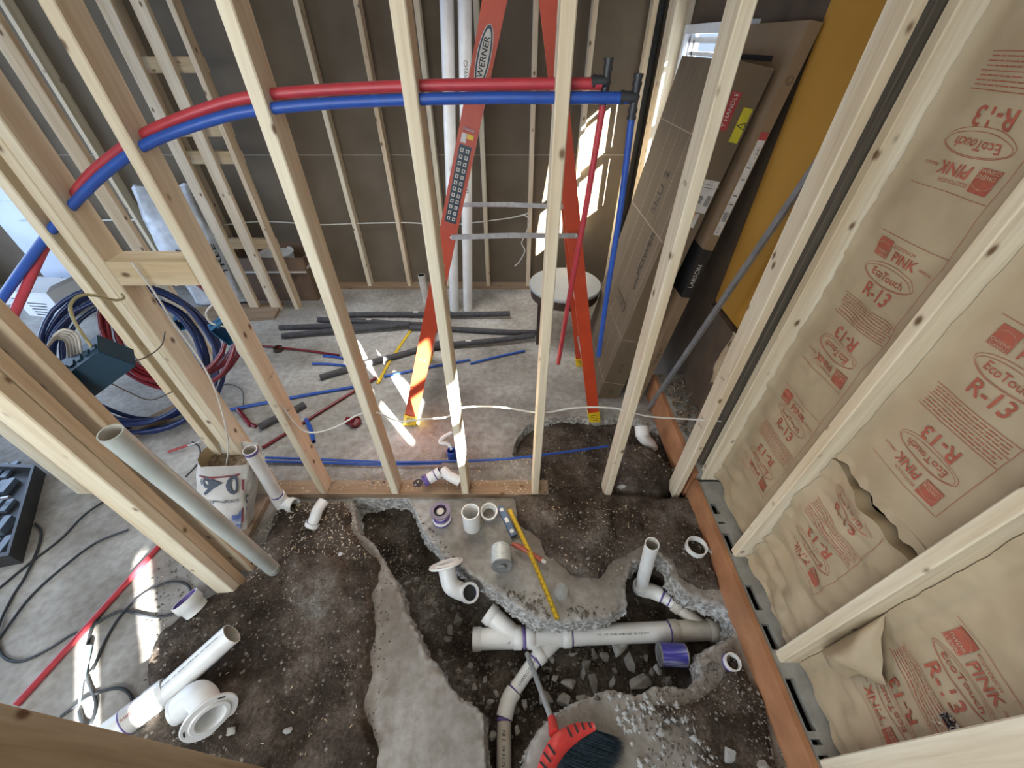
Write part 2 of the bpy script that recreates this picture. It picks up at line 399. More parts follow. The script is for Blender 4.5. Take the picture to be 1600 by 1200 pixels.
def soil_mat():
    m, nt, b = newmat('dug_soil'); b.inputs['Roughness'].default_value = 0.95; b.inputs['Specular IOR Level'].default_value = 0.15
    mp = coords(nt)
    n1 = N(nt, 'ShaderNodeTexNoise', Scale=5.0, Detail=9.0, Roughness=0.62); L(nt, mp, 0, n1, 'Vector')
    n2 = N(nt, 'ShaderNodeTexNoise', Scale=70.0, Detail=5.0, Roughness=0.7); L(nt, mp, 0, n2, 'Vector')
    r1 = ramp(nt, [(0.30, (0.028, 0.021, 0.016)), (0.46, (0.070, 0.054, 0.042)), (0.57, (0.135, 0.112, 0.092)), (0.72, (0.22, 0.205, 0.185))]); L(nt, n1, 'Fac', r1, 'Fac')
    r2 = ramp(nt, [(0.35, (0.55, 0.52, 0.50)), (0.60, (1.1, 1.1, 1.1)), (0.70, (1.7, 1.65, 1.6))]); L(nt, n2, 'Fac', r2, 'Fac')
    mx = N(nt, 'ShaderNodeMix', data_type='RGBA', blend_type='MULTIPLY'); mx.inputs[0].default_value = 0.9
    L(nt, r1, 'Color', mx, 6); L(nt, r2, 'Color', mx, 7); vo = N(nt, 'ShaderNodeTexVoronoi', Scale=48.0); L(nt, mp, 0, vo, 'Vector')
    hs = N(nt, 'ShaderNodeSeparateColor'); L(nt, vo, 'Color', hs, 0)
    rv = ramp(nt, [(0.93, (0, 0, 0)), (0.95, (1, 1, 1))]); L(nt, hs, 0, rv, 'Fac'); rd = ramp(nt, [(0.25, (1, 1, 1)), (0.33, (0, 0, 0))]); L(nt, vo, 'Distance', rd, 'Fac')
    mm = N(nt, 'ShaderNodeMath', operation='MULTIPLY'); L(nt, rv, 'Color', mm, 0); L(nt, rd, 'Color', mm, 1)
    m9 = N(nt, 'ShaderNodeMix', data_type='RGBA'); L(nt, mm, 0, m9, 0); L(nt, mx, 2, m9, 6); m9.inputs[7].default_value = (0.27, 0.25, 0.22, 1)
    L(nt, m9, 2, b, 'Base Color')
    bump(nt, b, n2, 'Fac', 0.9, 0.010)
    return m
M['concrete'] = concrete_mat(); M['soil'] = soil_mat()

D = dtrench(XX, YY)
gy_, gx_ = np.gradient(D, GY, GX)
ln = np.hypot(gx_, gy_)+1e-6
side = D > 0
fine = (XX > -1.9) & (YY > -0.1) & (YY < 1.99)
edge_d = np.where(fine, D, -1)
inn = (edge_d > 0)
drop = sst(0.0, 0.035, edge_d)
SX = np.where(inn, XX-gx_/ln*np.clip(edge_d, 0, 0.03)*0.75, XX); SY = np.where(inn, YY-gy_/ln*np.clip(edge_d, 0, 0.03)*0.75, YY)
lip = sst(-0.03, 0.0, edge_d)*np.clip(fbm(XX, YY, 30, 3, 61), -0.6, 0.2)*0.02
ZS = 0.0+fbm(XX, YY, 3, 3, 2)*0.003+lip-drop*(0.115+0.02*fbm(XX, YY, 20, 3, 9))
keepv = edge_d < 0.040
keep = keepv[:-1, :-1] & keepv[1:, :-1] & keepv[:-1, 1:] & keepv[1:, 1:]
dirt = np.zeros(XX.shape)
for poly, hgt, soft in MOUNDS: dirt = np.maximum(dirt, sst(-0.16, 0.02, sdf(poly, XX, YY))*0.75)
dirt = np.maximum(dirt, 0.62*sst(-0.20, 0.02, sdf(DIG, XX, YY)))
dirt = np.maximum(dirt, 0.42*sst(0.28, 0.0, np.abs(YY-1.35))*(XX > -1.5))
dirt = np.maximum(dirt, 0.22*sst(-2.2, -0.9, XX)*sst(3.2, 1.5, YY))
island = sdf(pxpoly([(590, 900), (605, 890), (755, 1120), (757, 1300), (592, 1300), (585, 1100)]), XX, YY)
dirt = np.maximum(dirt*(1-0.7*sst(-0.02, 0.03, island)), 0.52*sst(-0.02, 0.03, island))
dirt = np.maximum(dirt, 0.42*sst(-0.03, 0.03, sdf(pxpoly([(630, 778), (800, 778), (880, 850), (905, 900), (900, 972), (838, 966), (740, 900), (690, 862)]), XX, YY)))
dirt = np.maximum(dirt, 0.45*sst(-0.05, 0.05, sdf(pxpoly([(860, 1110), (960, 1075), (1110, 1060), (1190, 1290), (900, 1290)]), XX, YY)))
floor = grid_obj('floor', ZS, keep, [M['concrete']], SX, SY, {'dirt': dirt, 'edge': sst(0.004, 0.012, edge_d)*0.9+0.35*sst(-0.02, 0, edge_d)*sst(0.012, 0.004, edge_d)})
struct(floor)
ZG = soil_height(XX, YY)
sm = (XX > -1.9) & (YY > -0.1) & (YY < 2.0)
soil = grid_obj('dug_soil', ZG, (sm[:-1, :-1] & sm[1:, 1:]), [M['soil']])
tag(soil, 'dark brown dug-up soil filling the trench and heaped on the broken slab', 'soil', kind='stuff')
def ground(x, y):
    a = np.array([[float(x)]]); b = np.array([[float(y)]])
    z = float(soil_height(a, b)[0, 0]); d = float(dtrench(a, b)[0, 0])
    return max(z, 0.0) if d < 0.0 else z

# ------------------------------------------------------------------ room shell
def quadbox(name, c, d, mat_, ch=0):
    b = MB(); b.box(c, d, ch=ch); return struct(b.build(name, mat_))
b = MB(); b.box((-2.25, 3.80, 1.25), (6.9, 0.02, 2.6)); b.cur = 1
b.box((-2.0, 3.788, 1.21), (5.9, 0.004, 0.007)); struct(b.build('wall_back', ['board', 'seam']))
quadbox('ceiling', (-2.2, 0.2, 2.54), (7.0, 7.4, 0.06), 'ceil')
quadbox('wall_rear', (-2.2, -3.42, 1.25), (7.0, 0.04, 2.6), 'white_wall')
b = MB()
b.box((-5.62, -1.4, 1.25), (0.04, 4.0, 2.6)); b.box((-5.62, 3.4, 1.25), (0.04, 0.9, 2.6)); b.box((-5.62, 1.8, 2.35), (0.04, 2.5, 0.4)); struct(b.build('wall_left', 'white_wall'))
# right wall: dark brown sheathing with three window openings
WINS = [(2.55, 3.50, 1.0, 2.02), (-0.68, -0.08, 1.38, 2.08), (-2.85, -2.73, 2.06, 2.50), (-3.18, -3.06, 2.06, 2.50)]
b = MB()
ys = [-3.4, -3.18, -3.06, -2.85, -2.73, -0.68, -0.08, 2.55, 3.50, 3.8]
for y0, y1 in zip(ys[:-1], ys[1:]):
    wn = [w for w in WINS if abs(w[0]-y0) < 1e-6]
    if wn:
        w = wn[0]; b.box((1.205, (y0+y1)/2, (w[2]-0.4)/2), (0.03, y1-y0, w[2]+0.4)); b.box((1.205, (y0+y1)/2, (w[3]+2.6)/2), (0.03, y1-y0, 2.6-w[3]))
    else: b.box((1.205, (y0+y1)/2, 1.1), (0.03, y1-y0, 3.0))
struct(b.build('wall_right', 'rboard'))
M['frame'] = simple('window_vinyl', (0.72, 0.76, 0.80), None, 0.4, 4)
mg, ntg, bg = newmat('window_glass'); bg.inputs['Base Color'].default_value = (0.9, 0.96, 1, 1); bg.inputs['Roughness'].default_value = 0.02; bg.inputs['Transmission Weight'].default_value = 1.0; bg.inputs['IOR'].default_value = 1.02
M['glass'] = mg
def window(name, w, mull=True):
    y0, y1, z0, z1 = w; f = MB(); t = 0.045 if y1-y0 > 0.2 else 0.012
    for (cy, cz, dy, dz) in ((y0+t/2, (z0+z1)/2, t, z1-z0), (y1-t/2, (z0+z1)/2, t, z1-z0), ((y0+y1)/2, z0+t/2, y1-y0-2*t, t), ((y0+y1)/2, z1-t/2, y1-y0-2*t, t)): f.box((1.19 if t > 0.02 else 1.205, cy, cz), (0.09 if t > 0.02 else 0.03, dy, dz), ch=0.004 if t > 0.02 else 0)
    if name == 'window_1':
        for (cy, cz, dy, dz) in ((y0+0.075, (z0+z1)/2, 0.03, z1-z0-0.1), (y1-0.075, (z0+z1)/2, 0.03, z1-z0-0.1), ((y0+y1)/2, z1-0.075, y1-y0-0.1, 0.03), (y1-0.16, (z0+z1)/2, 0.03, z1-z0-0.15), ((y0+y1)/2, z1-0.14, y1-y0-0.2, 0.02)): f.box((1.185, cy, cz), (0.03, dy, dz), ch=0.003)
    if mull: f.box((1.195, (y0+y1)/2, (z0+z1)/2), (0.05, y1-y0-2*t, 0.05), ch=0.004); 
    o = struct(f.build(name, 'frame', origin=(1.19, (y0+y1)/2, z0)))
window('window_1', WINS[0]); window('window_2', WINS[1], True); window('window_3', WINS[2], False); window('window_4', WINS[3], False)
# terracotta board and grey sill with slots along the foot of the right wall
b = MB(); b.box((0.989, 0.52, 0.078), (0.022, 1.44, 0.175), ch=0.003); b.box((0.984, 1.66, 0.10), (0.026, 0.82, 0.22), ch=0.003); struct(b.build('baseboard_right', 'terra'))
M['sill'] = simple('grey_sill', (0.34, 0.335, 0.31), (0.25, 0.24, 0.215), 0.85, 16, bmp=0.3)
b = MB()
b.box((1.007, 0.5, 0.145), (0.014, 1.46, 0.03)); b.box((1.119, 0.5, 0.145), (0.142, 1.46, 0.03)); 
for y0, y1 in ((1.23, 1.10), (1.04, 1.00), (0.985, 0.94), (0.84, 0.70), (0.60, 0.55), (0.46, 0.37), (0.22, 0.20), (0.185, 0.16), (0.05, -0.2)):
    b.box((1.031, (y0+y1)/2, 0.145), (0.034, y0-y1, 0.029))
b.box((1.09, 1.66, 0.165), (0.19, 0.82, 0.09))
struct(b.build('trim_1', 'sill'))
b = MB(); b.box((1.09, 0.9, -0.18), (0.19, 2.4, 0.44)); struct(b.build('leak_block', 'black'))  # black block added below the sill to stop outside light leaking in
# sole plates
b = MB(); b.box((-0.655, 1.28, 0.017), (1.72, 0.092, 0.036), ch=0.003); b.cur = 1
for px_, py_, r_ in ((653, 755, 0.028), (733/4*0+583, 753, 0.009), (600, 753, 0.009)):
    p = at(px_, py_, Z=0.036); b.disc((p.x, min(max(p.y, 1.25), 1.31), 0.0365), (0, 0, 1), r_)
tag(b.build('sole_plate', ['plate', 'ink'], origin=(-0.655, 1.28, 0)), 'dusty wooden sole plate with drilled holes under the front row of studs', 'sole plate')
b = MB(); b.box((-0.77, 3.745, 0.019), (3.5, 0.089, 0.038), ch=0.003)
tag(b.build('sole_plate', 'plate', origin=(-0.77, 3.745, 0)), 'long sole plate on the floor along the brown back wall', 'sole plate')
b = MB(); b.box((-1.40, 1.08, 0.018), (0.095, 0.40, 0.038), ch=0.003)
tag(b.build('sole_plate', 'plate', origin=(-1.4, 1.08, 0)), 'short grey sole plate beside the white concrete bag', 'sole plate')

# ------------------------------------------------------------------ studs
def stud(X, Y, z0, z1, label, w=0.038, d=0.089, name='wall_stud', group=None, mat_='wood', rz=0.0, marks=None, cat='stud', tilt=None):
    b = MB(); n = 1
    b.box((0, 0, (z1-z0)/2), (w, d, z1-z0), ch=0.0035)
    mats = [mat_]
    if marks:
        mats = [mat_, 'ink']; b.cur = 1; marks(b, w, d)
    o = b.build(name, mats); o.location = (X, Y, z0); o.rotation_euler = (tilt or (0, 0, rz))
    return tag(o, label, cat, group)
YF = 1.2785
def bx(px, row=772): # left front edge at the foot of the front row
    return at(px, row, Y=1.234).x
front = []
def scrib(seed, z, side, n=5, s=0.012):
    def f(b, w, d):
        r = random.Random(seed)
        for zz in (z if isinstance(z, (list, tuple)) else [z]):
            for k in range(n):
                y = (k-n/2)*s*0.8
                for q in range(2):
                    a = Vector((w/2*side, y+r.uniform(-.3, .3)*s, zz+r.uniform(-.6, .6)*s)); c = Vector((w/2*side, y+r.uniform(.2, .9)*s, zz+r.uniform(-.8, .8)*s))
                    b.line(a, c, 0.0016, (side, 0, 0), 1, 0.0006)
    return f
SP = [('A', 500, 0.038, 'leftmost single bare stud of the front row, joined to the corner post by a block', scrib(1, [0.62, 0.82], 1)),
      ('B', 612, 0.038, 'second bare stud of the front row, beside the round holes in the plate', None),
      ('C', 722, 0.038, 'sun-splashed bare stud of the front row in front of the left orange ladder rail', None),
      ('D', 831, -0.02, 'bare stud ending in loose soil, in front of the rear ladder rails', None),
      ('E', 945, 0.0, 'bare knotty stud crossing the leaning cartons, ending in soil', scrib(4, [1.62], -1, 3)),
      ('F', 1053, 0.0, 'bare stud of the front row in front of the mustard panel and metal strip', scrib(6, [0.55, 0.85], -1, 4))]
LAB = {}
for k, px_, z0, lab, mk in SP:
    x = bx(px_)+0.019
    front.append((k, x)); stud(x, YF, z0, 2.5, lab, marks=mk)
FX = dict(front)
# corner post of the front row (four studs nailed together)
for x, lab in ((-1.476, 'outermost left stud of the built-up corner post'), (-1.404, 'knotty stud of the corner post right of the narrow gap'), (-1.366, 'rightmost stud of the corner post, its brown side turned to the opening')):
    stud(x, YF, 0.0, 2.5, lab)
stud(-1.4455, YF+0.02, 0.0, 2.5, 'recessed stud hidden in the gap of the corner post', w=0.022, d=0.05, mat_='wood2')
# block between corner post and stud A
def block(c, d, lab, mat_='woodx', rot=(0, 0, 0), name='wood_block'):
    b = MB(); b.box((0, 0, 0), d, ch=0.003); o = b.build(name, mat_); o.location = c; o.rotation_euler = rot
    return tag(o, lab, 'wood block')
pA = at(205, 425, Y=1.234); 
zb = at(250, 428, Y=1.234).z
block(((-1.347+FX['A']-0.019)/2, YF, zb), (FX['A']-0.019+1.347-0.001, 0.089, 0.085), 'horizontal wood block nailed between the corner post and the next stud')
# left wall of this bay: studs side by side
stud(-1.322, 0.737, 0.0, 2.5, 'foremost of the paired studs at the left, wide pale face toward the room', w=0.089, d=0.038)
stud(-1.322, 0.776, 0.0, 2.5, 'second of the paired studs at the left, tight behind the foremost one', w=0.089, d=0.038, mat_='wood2')
stud(-1.305, 0.845, 0.0, 2.5, 'stud behind the leaning grey pipe at the left', w=0.089, d=0.038, mat_='wood2')
b3 = at(132, 772, Z=0.0)
stud(b3.x, b3.y+0.02, 0.0, 2.5, 'stud standing next to the black tool case', w=0.089, d=0.038)
b3 = at(330, 562, Z=0.0)
stud(b3.x, b3.y, 0.0, 2.5, 'far stud carrying the small blue outlet box', w=0.089, d=0.038, mat_='wood2')
stud(-2.46, 3.30, 0.0, 2.5, 'left stud of the ladder-like framing by the back wall', w=0.089, d=0.038, mat_='wood2')
stud(-2.255, 3.30, 0.0, 2.5, 'middle stud of the ladder-like framing by the back wall', w=0.089, d=0.038, mat_='wood2')
stud(-2.07, 3.34, 0.0, 2.5, 'right narrow stud of the ladder-like framing by the back wall', w=0.038, d=0.089, mat_='wood2')
for k, (rr, lab) in enumerate(((102, 'uppermost'), (205, 'middle'), (249, 'lower'), (385, 'lowest'))):
    z = at(270, rr, Y=3.31).z
    block((-2.2525, 3.38, z), (0.40, 0.038, 0.085), lab+' cross block of the ladder-like framing by the back wall')
# back wall studs
BK = [-4.36, -3.95, -3.47, -3.13, -2.72, -1.90, -1.47, -1.06, -0.65, -0.245, 0.165, 0.57, 0.98]
BL = {0: 'back wall stud nearest the pale blue door', 1: 'back wall stud right of the pale blue door, behind the white carton', 2: 'pale narrow back wall stud left of the ladder-like framing', 3: 'back wall stud behind the corner post', 4: 'back wall stud behind the ladder-like framing',
      5: 'back wall stud right beside the open cardboard box', 6: 'back wall stud above the left ends of the dark foam tubes', 7: 'back wall stud above the middle of the dark foam tubes', 8: 'back wall stud just left of the tall white pipes', 9: 'back wall stud between the ladder rails, right of the tall white pipes',
      10: 'back wall stud with the hanging cable loop, left of the stool', 11: 'back wall stud lit by the sun patch above the stool', 12: 'last back wall stud beside the dark corner gap'}
for i, x in enumerate(BK):
    stud(x, 3.745, 0.038, 2.5, BL[i], group=None, mat_='wood2' if i % 3 == 1 else 'wood')
# right wall studs
for Y, lab in ((1.262, 'first stud of the insulated wall, beside the dark gap'), (0.842, 'second stud of the insulated wall, between the two upper batts'), (0.436, 'third stud of the insulated wall, with torn paper caught behind')):
    stud(1.066, Y, 0.16, 2.5, lab, w=0.089, d=0.038)
stud(1.03, 0.105, 0.16, 1.25, 'near stud at the lower right corner of the view, wide face toward the room', w=0.038, d=0.089)
stud(1.05, 1.36, 0.1, 2.5, 'dark grey stud in the gap between the bare row and the insulated wall', w=0.07, d=0.11, mat_='greywood')
stud(-0.869, 0.088, 0.0, 2.5, 'dark near stud cut by the lower left corner of the view', w=0.038, d=0.10, mat_='wood_shaded')
# right wall beyond the front row
stud(1.125, 3.60, 0.0, 2.5, 'pale broad post beside the window in the sunlit back corner', w=0.125, d=0.16, mat_='wood')
stud(1.03, 3.76, 0.0, 2.5, 'black strip painted as the shaded gap in the back right corner', w=0.055, d=0.03, mat_='black')  # black strip stands in for the shade of the open gap
# ------------------------------------------------------------------ insulation batts with red print
M['kraft'] = simple('kraft_paper', (0.45, 0.355, 0.225), (0.38, 0.29, 0.18), 0.62, 6, bmp=0.25, det=9)
M['print'] = simple('red_print', (0.40, 0.095, 0.055), (0.33, 0.09, 0.05), 0.65, 40)
M['fluff'] = simple('torn_fibre', (0.62, 0.55, 0.47), (0.35, 0.30, 0.25), 0.95, 60, bmp=0.6)
def batt(Y0, Y1, z0, z1, label, centres, yc, x0=1.10, wr=0.003, fold=0.0, seed=0, top_lift=0.0, logos=(), name='insulation_batt'):
    W_ = Y1-Y0
    def surf(y, z):
        t = (y-Y0)/W_; t = min(max(t, 0), 1)
        a = np.array([[z]]); c = np.array([[y]])
        w1 = float(fbm(c*1.0, a*0.8, 6, 3, seed)[0, 0]); w2 = float(fbm(c*0.6+a*0.9, a*1.4, 16, 3, seed+5)[0, 0])
        bulge = 0.010*(1-(2*t-1)**2)
        e = min(t, 1-t); lip = -0.012*math.exp(-(e/0.03)**2)
        k = 0
        if fold: k = fold*max(0, 1-(z-z0)/0.30)
        return x0-bulge-lip*-1-wr*w1*2.4-(wr+k)*w2*2.2-top_lift*max(0, (z-(z1-0.12))/0.12)
    m = MB(); m.smooth = True
    ny = max(12, int(W_/0.014)); nz = max(10, int((z1-z0)/0.016)); vs = []
    for j in range(nz+1):
        for i in range(ny+1):
            y = Y0+W_*i/ny; z = z0+(z1-z0)*j/nz
            zz = z
            if j in (0, nz): zz += 0.006*math.sin(y*60+seed)
            vs.append((surf(y, z), y, zz))
    fs = [[j*(ny+1)+i, (j+1)*(ny+1)+i, (j+1)*(ny+1)+i+1, j*(ny+1)+i+1] for j in range(nz) for i in range(ny)]
    m.add(vs, fs, 0, True)
    # sides back to the sheathing
    def rim(ids, dx=0.05):
        P = [vs[i] for i in ids]; Q = [(min(1.186, p[0]+dx), p[1], p[2]) for p in P]; n = len(P)
        m.add(P+Q, [[i, i+1, n+i+1, n+i] for i in range(n-1)], 0, True)
    rim([nz*(ny+1)+i for i in range(ny+1)]); rim([i for i in range(ny+1)]); rim([j*(ny+1) for j in range(nz+1)]); rim([j*(ny+1)+ny for j in range(nz+1)])
    fn = lambda p: Vector((surf(p.y, p.z)-0.003, p.y, p.z))
    up = ((0, -1, 0), (0, 0, 1)); dn = ((0, 1, 0), (0, 0, -1))
    m.smooth = False
    def ok(z): return z0+0.01 < z < z1-0.01
    for c in centres:
        for s_ in (1, -1):
            xd, yd = up if s_ > 0 else dn
            def P(du, dz): return (0, yc-du*s_, c+dz*s_)
            if ok(c+0.075*s_): m.text('R-13', P(0, 0.078), xd, yd, 0.056, 1, 0.014, fn=fn)
            if ok(c+0.13*s_):
                m.text('EcoTouch', P(0, 0.132), xd, yd, 0.030, 1, 0.006, fn=fn)
                for q in (0, 1):
                    pts = [Vector((0, yc+0.085*math.cos(a)*(1+0.07*q), c+0.132*s_+0.024*math.sin(a)*(1+0.25*q)+q*0.003)) for a in [2*math.pi*k/28 for k in range(29)]]
                    for a_, b_ in zip(pts[:-1], pts[1:]): m.line(a_, b_, 0.0012, (-1, 0, 0), 1, fn=fn)
            if ok(c+0.205*s_):
                m.text('PINK', P(0.014, 0.186), xd, yd, 0.038, 1, 0.014, fn=fn)
                m.text('ECOTOUCH', P(0.0, 0.212), xd, yd, 0.013, 1, 0.0, fn=fn); m.text('FIBERGLAS', P(0.085, 0.186), xd, yd, 0.009, 1, 0.0, fn=fn)
                for q in range(3):   # logo square in strips so it follows the paper
                    m.rect(P(-0.068, 0.196+0.017*(q-1)), xd, yd, 0.05, 0.0172, 1, sub=3, fn=fn)
                f2 = lambda p: Vector((surf(p.y, p.z)-0.0042, p.y, p.z))
                m.text('OWENS', P(-0.068, 0.186), xd, yd, 0.0125, 0, 0.004, fn=f2); m.text('CORNING', P(-0.068, 0.175), xd, yd, 0.0105, 0, 0.003, fn=f2)
                pa = [Vector((0, P(-0.068+0.024*math.cos(a), 0)[1], P(0, 0.198+0.015*math.sin(a))[2])) for a in [math.pi*k/8 for k in range(9)]]
                for a_, b_ in zip(pa[:-1], pa[1:]): m.line(a_, b_, 0.001, (-1, 0, 0), 0, fn=f2)
        for k in range(9):
            z = c-0.034+0.0085*k; thick = 0.0018 if k in (0, 4, 8) else 0.0022
            ys_ = yc+0.105
            if k in (0, 4, 8): m.line((0, yc+0.112, z), (0, yc-0.112, z), 0.0014, (-1, 0, 0), 1, sub=10, fn=fn)
            else:
                r = random.Random(seed*31+k+int(c*100)); y = yc+0.104
                while y > yc-0.10:
                    w_ = r.uniform(0.008, 0.022); m.line((0, y, z), (0, max(yc-0.105, y-w_), z), thick, (-1, 0, 0), 1, sub=1, fn=fn); y -= w_+0.003
        if ok(c+0.235): m.line((0, yc+0.112, c+0.235), (0, yc-0.112, c+0.235), 0.0012, (-1, 0, 0), 1, sub=10, fn=fn)
        if ok(c-0.235): m.line((0, yc+0.112, c-0.235), (0, yc-0.112, c-0.235), 0.0012, (-1, 0, 0), 1, sub=10, fn=fn)
    za = max(z0+0.02, min(centres)-0.235); zb_ = min(z1-0.01, max(centres)+0.235)
    if zb_ > za: m.line((0, yc-0.114, za), (0, yc-0.114, zb_), 0.0012, (-1, 0, 0), 1, sub=40, fn=fn)
    o = m.build(name, ['kraft', 'print', 'fluff'], origin=(x0, (Y0+Y1)/2, z0))
    tag(o, label, 'insulation'); return o, surf
B1, _ = batt(0.864, 1.240, 0.17, 2.5, 'tall kraft paper insulation batt in the bay beside the dark gap', [0.69, 1.29, 1.89], 1.055, seed=3, fold=0.008, wr=0.005)
B2, _ = batt(0.458, 0.820, 0.90, 2.5, 'upper kraft insulation batt with large clear red print, ending in a dark torn seam', [1.25, 1.85], 0.645, seed=11, wr=0.0022)
B3, _ = batt(0.458, 0.820, 0.17, 0.885, 'lower crumpled kraft insulation batt sagging between the second and third studs', [0.70], 0.66, seed=23, x0=1.088, fold=0.012, wr=0.009, top_lift=0.012)
B4, sf = batt(-0.10, 0.414, 0.17, 1.18, 'near kraft insulation batt with a torn hole, beside the third stud', [0.64], 0.235, seed=37, x0=1.10, wr=0.006)
# torn hole and loose flap of the near batt
m = MB(); r = random.Random(5); c0 = (0.175, 0.66); pts = []
for k in range(16):
    a = 2*math.pi*k/16; q = 0.030*(1+r.uniform(-.35, .35)); pts.append((sf(c0[0], c0[1])-0.004, c0[0]+q*1.0*math.cos(a)*0.55, c0[1]+q*1.5*math.sin(a)))
m.add(pts, [list(range(16))[::-1]], 1, False)
for k in range(22):
    a = r.uniform(0, 6.28); q = r.uniform(0.2, 1.05)*0.03; y = c0[0]+q*math.cos(a)*.6; z = c0[1]+q*1.5*math.sin(a); x = sf(y, z)-0.006
    m.add([(x, y, z), (x-0.006, y+r.uniform(-.012, .012), z+r.uniform(-.012, .012)), (x-0.002, y+r.uniform(-.012, .012), z+r.uniform(-.012, .012))], [[0, 1, 2]], 0, False)
tag(m.build('torn_hole', ['fluff', 'ink'], parent=B4), 'torn hole showing pale fibre')
m = MB(); m.smooth = True; nu, nv = 18, 12; vs = []
for j in range(nv+1):
    for i in range(nu+1):
        u = i/nu; v = j/nv; z = 0.34+0.36*u; wid = math.sin(math.pi*min(1, u*1.05))**0.8
        y = 0.412-0.125*v*wid*(1+0.18*math.sin(13*u)); x = 1.085-0.075*wid*math.sin(math.pi*min(1, v*0.95))-wid*v*(0.012*math.sin(9*u+7*v)+0.010*abs(math.sin(17*u-6*v))+0.006*math.sin(31*u+12*v))
        vs.append((x, y, z))
m.add(vs, [[j*(nu+1)+i, j*(nu+1)+i+1, (j+1)*(nu+1)+i+1, (j+1)*(nu+1)+i] for j in range(nv) for i in range(nu)], 0, True)
m.build('loose_flap', ['kraft'], parent=B4)
# flap edge of the upper middle batt hanging over the seam
m = MB(); vs = []; n = 24
for i in range(n+1):
    y = 0.46+0.36*i/n; vs += [(1.095, y, 0.93), (1.083+0.006*math.sin(i), y, 0.905-0.006*math.sin(i*1.7))]
m.add(vs, [[2*i, 2*i+1, 2*i+3, 2*i+2] for i in range(n)], 0, True); m.build('torn_edge', ['kraft'], parent=B2)

# ------------------------------------------------------------------ mustard sheet
M['mustard'] = simple('mustard_sheet', (0.44, 0.225, 0.028), (0.39, 0.19, 0.022), 0.7, 2.0)
b = MB(); b.box((1.184, 1.72, 1.655), (0.010, 0.60, 1.69))
tag(b.build('sheathing_panel', 'mustard', origin=(1.184, 1.72, 0.81)), 'mustard yellow sheathing panel on the wall behind the bare front row', 'panel')
b = MB()
r = random.Random(12)
for k in range(120):   # crumbled debris below the panel
    x = r.uniform(1.0, 1.15); y = r.uniform(1.42, 2.05); z = 0.215; s_ = r.uniform(0.008, 0.03)
    p = [Vector((x+r.uniform(-s_, s_), y+r.uniform(-s_, s_), z+r.uniform(0, s_))) for _ in range(5)]
    b.add(p, [[0, 1, 2], [0, 2, 3], [0, 3, 4], [1, 2, 4], [2, 3, 4]], None, False)
M['debris'] = simple('brown_debris', (0.14, 0.09, 0.055), (0.30, 0.24, 0.17), 0.95, 50)
for k in range(10):
    x = r.uniform(1.02, 1.14); y = r.uniform(1.45, 1.95); a = r.uniform(0, 3.1); b.tube(smooth_path([(x, y, 0.22), (x+0.03*math.cos(a), y+0.03*math.sin(a), 0.25), (x+0.07*math.cos(a), y+0.06*math.sin(a), 0.235)], 4), 0.004, 6)
tag(b.build('debris', 'debris'), 'crumbled brown debris heaped on the sill below the mustard panel', 'debris', kind='stuff')
b = MB(); b.box((1.165, 1.70, 0.51), (0.03, 0.60, 0.58)); b.box((1.125, 1.58, 0.51), (0.05, 0.09, 0.58))
tag(b.build('wall_boarding', 'rboard', origin=(1.165, 1.7, 0.22)), 'old orange-brown boarding exposed under the mustard panel', 'boarding')
m = MB(); m.smooth = True; r = random.Random(9)
vs = []; 
for j in range(13):
    for i in range(9):
        z = 0.50+0.34*j/12; y = 1.50+0.16*i/8; vs.append((1.12-0.06*math.sin(math.pi*j/12)*math.sin(math.pi*i/8)+r.uniform(-.007, .007), y, z+r.uniform(-.008, .008)))
m.add(vs, [[j*9+i, (j+1)*9+i, (j+1)*9+i+1, j*9+i+1] for j in range(12) for i in range(8)], 0, True)
tag(m.build('torn_paper', M['kraft'], origin=(1.12, 1.5, 0.5)), 'crumpled torn wall paper bulging below the corner of the mustard panel', 'paper')

# ------------------------------------------------------------------ leaning cartons and metal strip
M['card'] = simple('cardboard', (0.175, 0.130, 0.080), (0.15, 0.11, 0.066), 0.75, 12, stretch=(1, 1, 0.2))
M['cardlt'] = simple('light_cardboard', (0.255, 0.175, 0.10), (0.225, 0.15, 0.085), 0.75, 12)
M['tape'] = simple('carton_seam', (0.36, 0.27, 0.19), None, 0.4)
M['lblack'] = simple('black_print_band', (0.022, 0.02, 0.02), None, 0.55)
M['label'] = simple('white_label', (0.66, 0.64, 0.60), None, 0.5)
M['lred'] = simple('red_label', (0.42, 0.06, 0.06), None, 0.5)
M['lyel'] = simple('yellow_label', (0.62, 0.56, 0.04), None, 0.5)
M['lor'] = simple('orange_label', (0.80, 0.26, 0.05), None, 0.5)
def lean(B0, T0, along, t, name, label, mats, deco):
    B0 = Vector(B0); T0 = Vector(T0); al = Vector(along); up = (T0-B0).normalized(); H = (T0-B0).length
    tx = Vector((1, 0, 0)); tx = (tx-up*tx.dot(up)).normalized()
    m = MB(); p = [B0, B0+tx*t, B0+tx*t+al, B0+al]; q = [a+up*H for a in p]; m.hexa(p+q, 0)
    deco(m, B0, up, H, tx, al.normalized(), al.length)
    o = m.build(name, mats, origin=B0); return tag(o, label, 'carton')
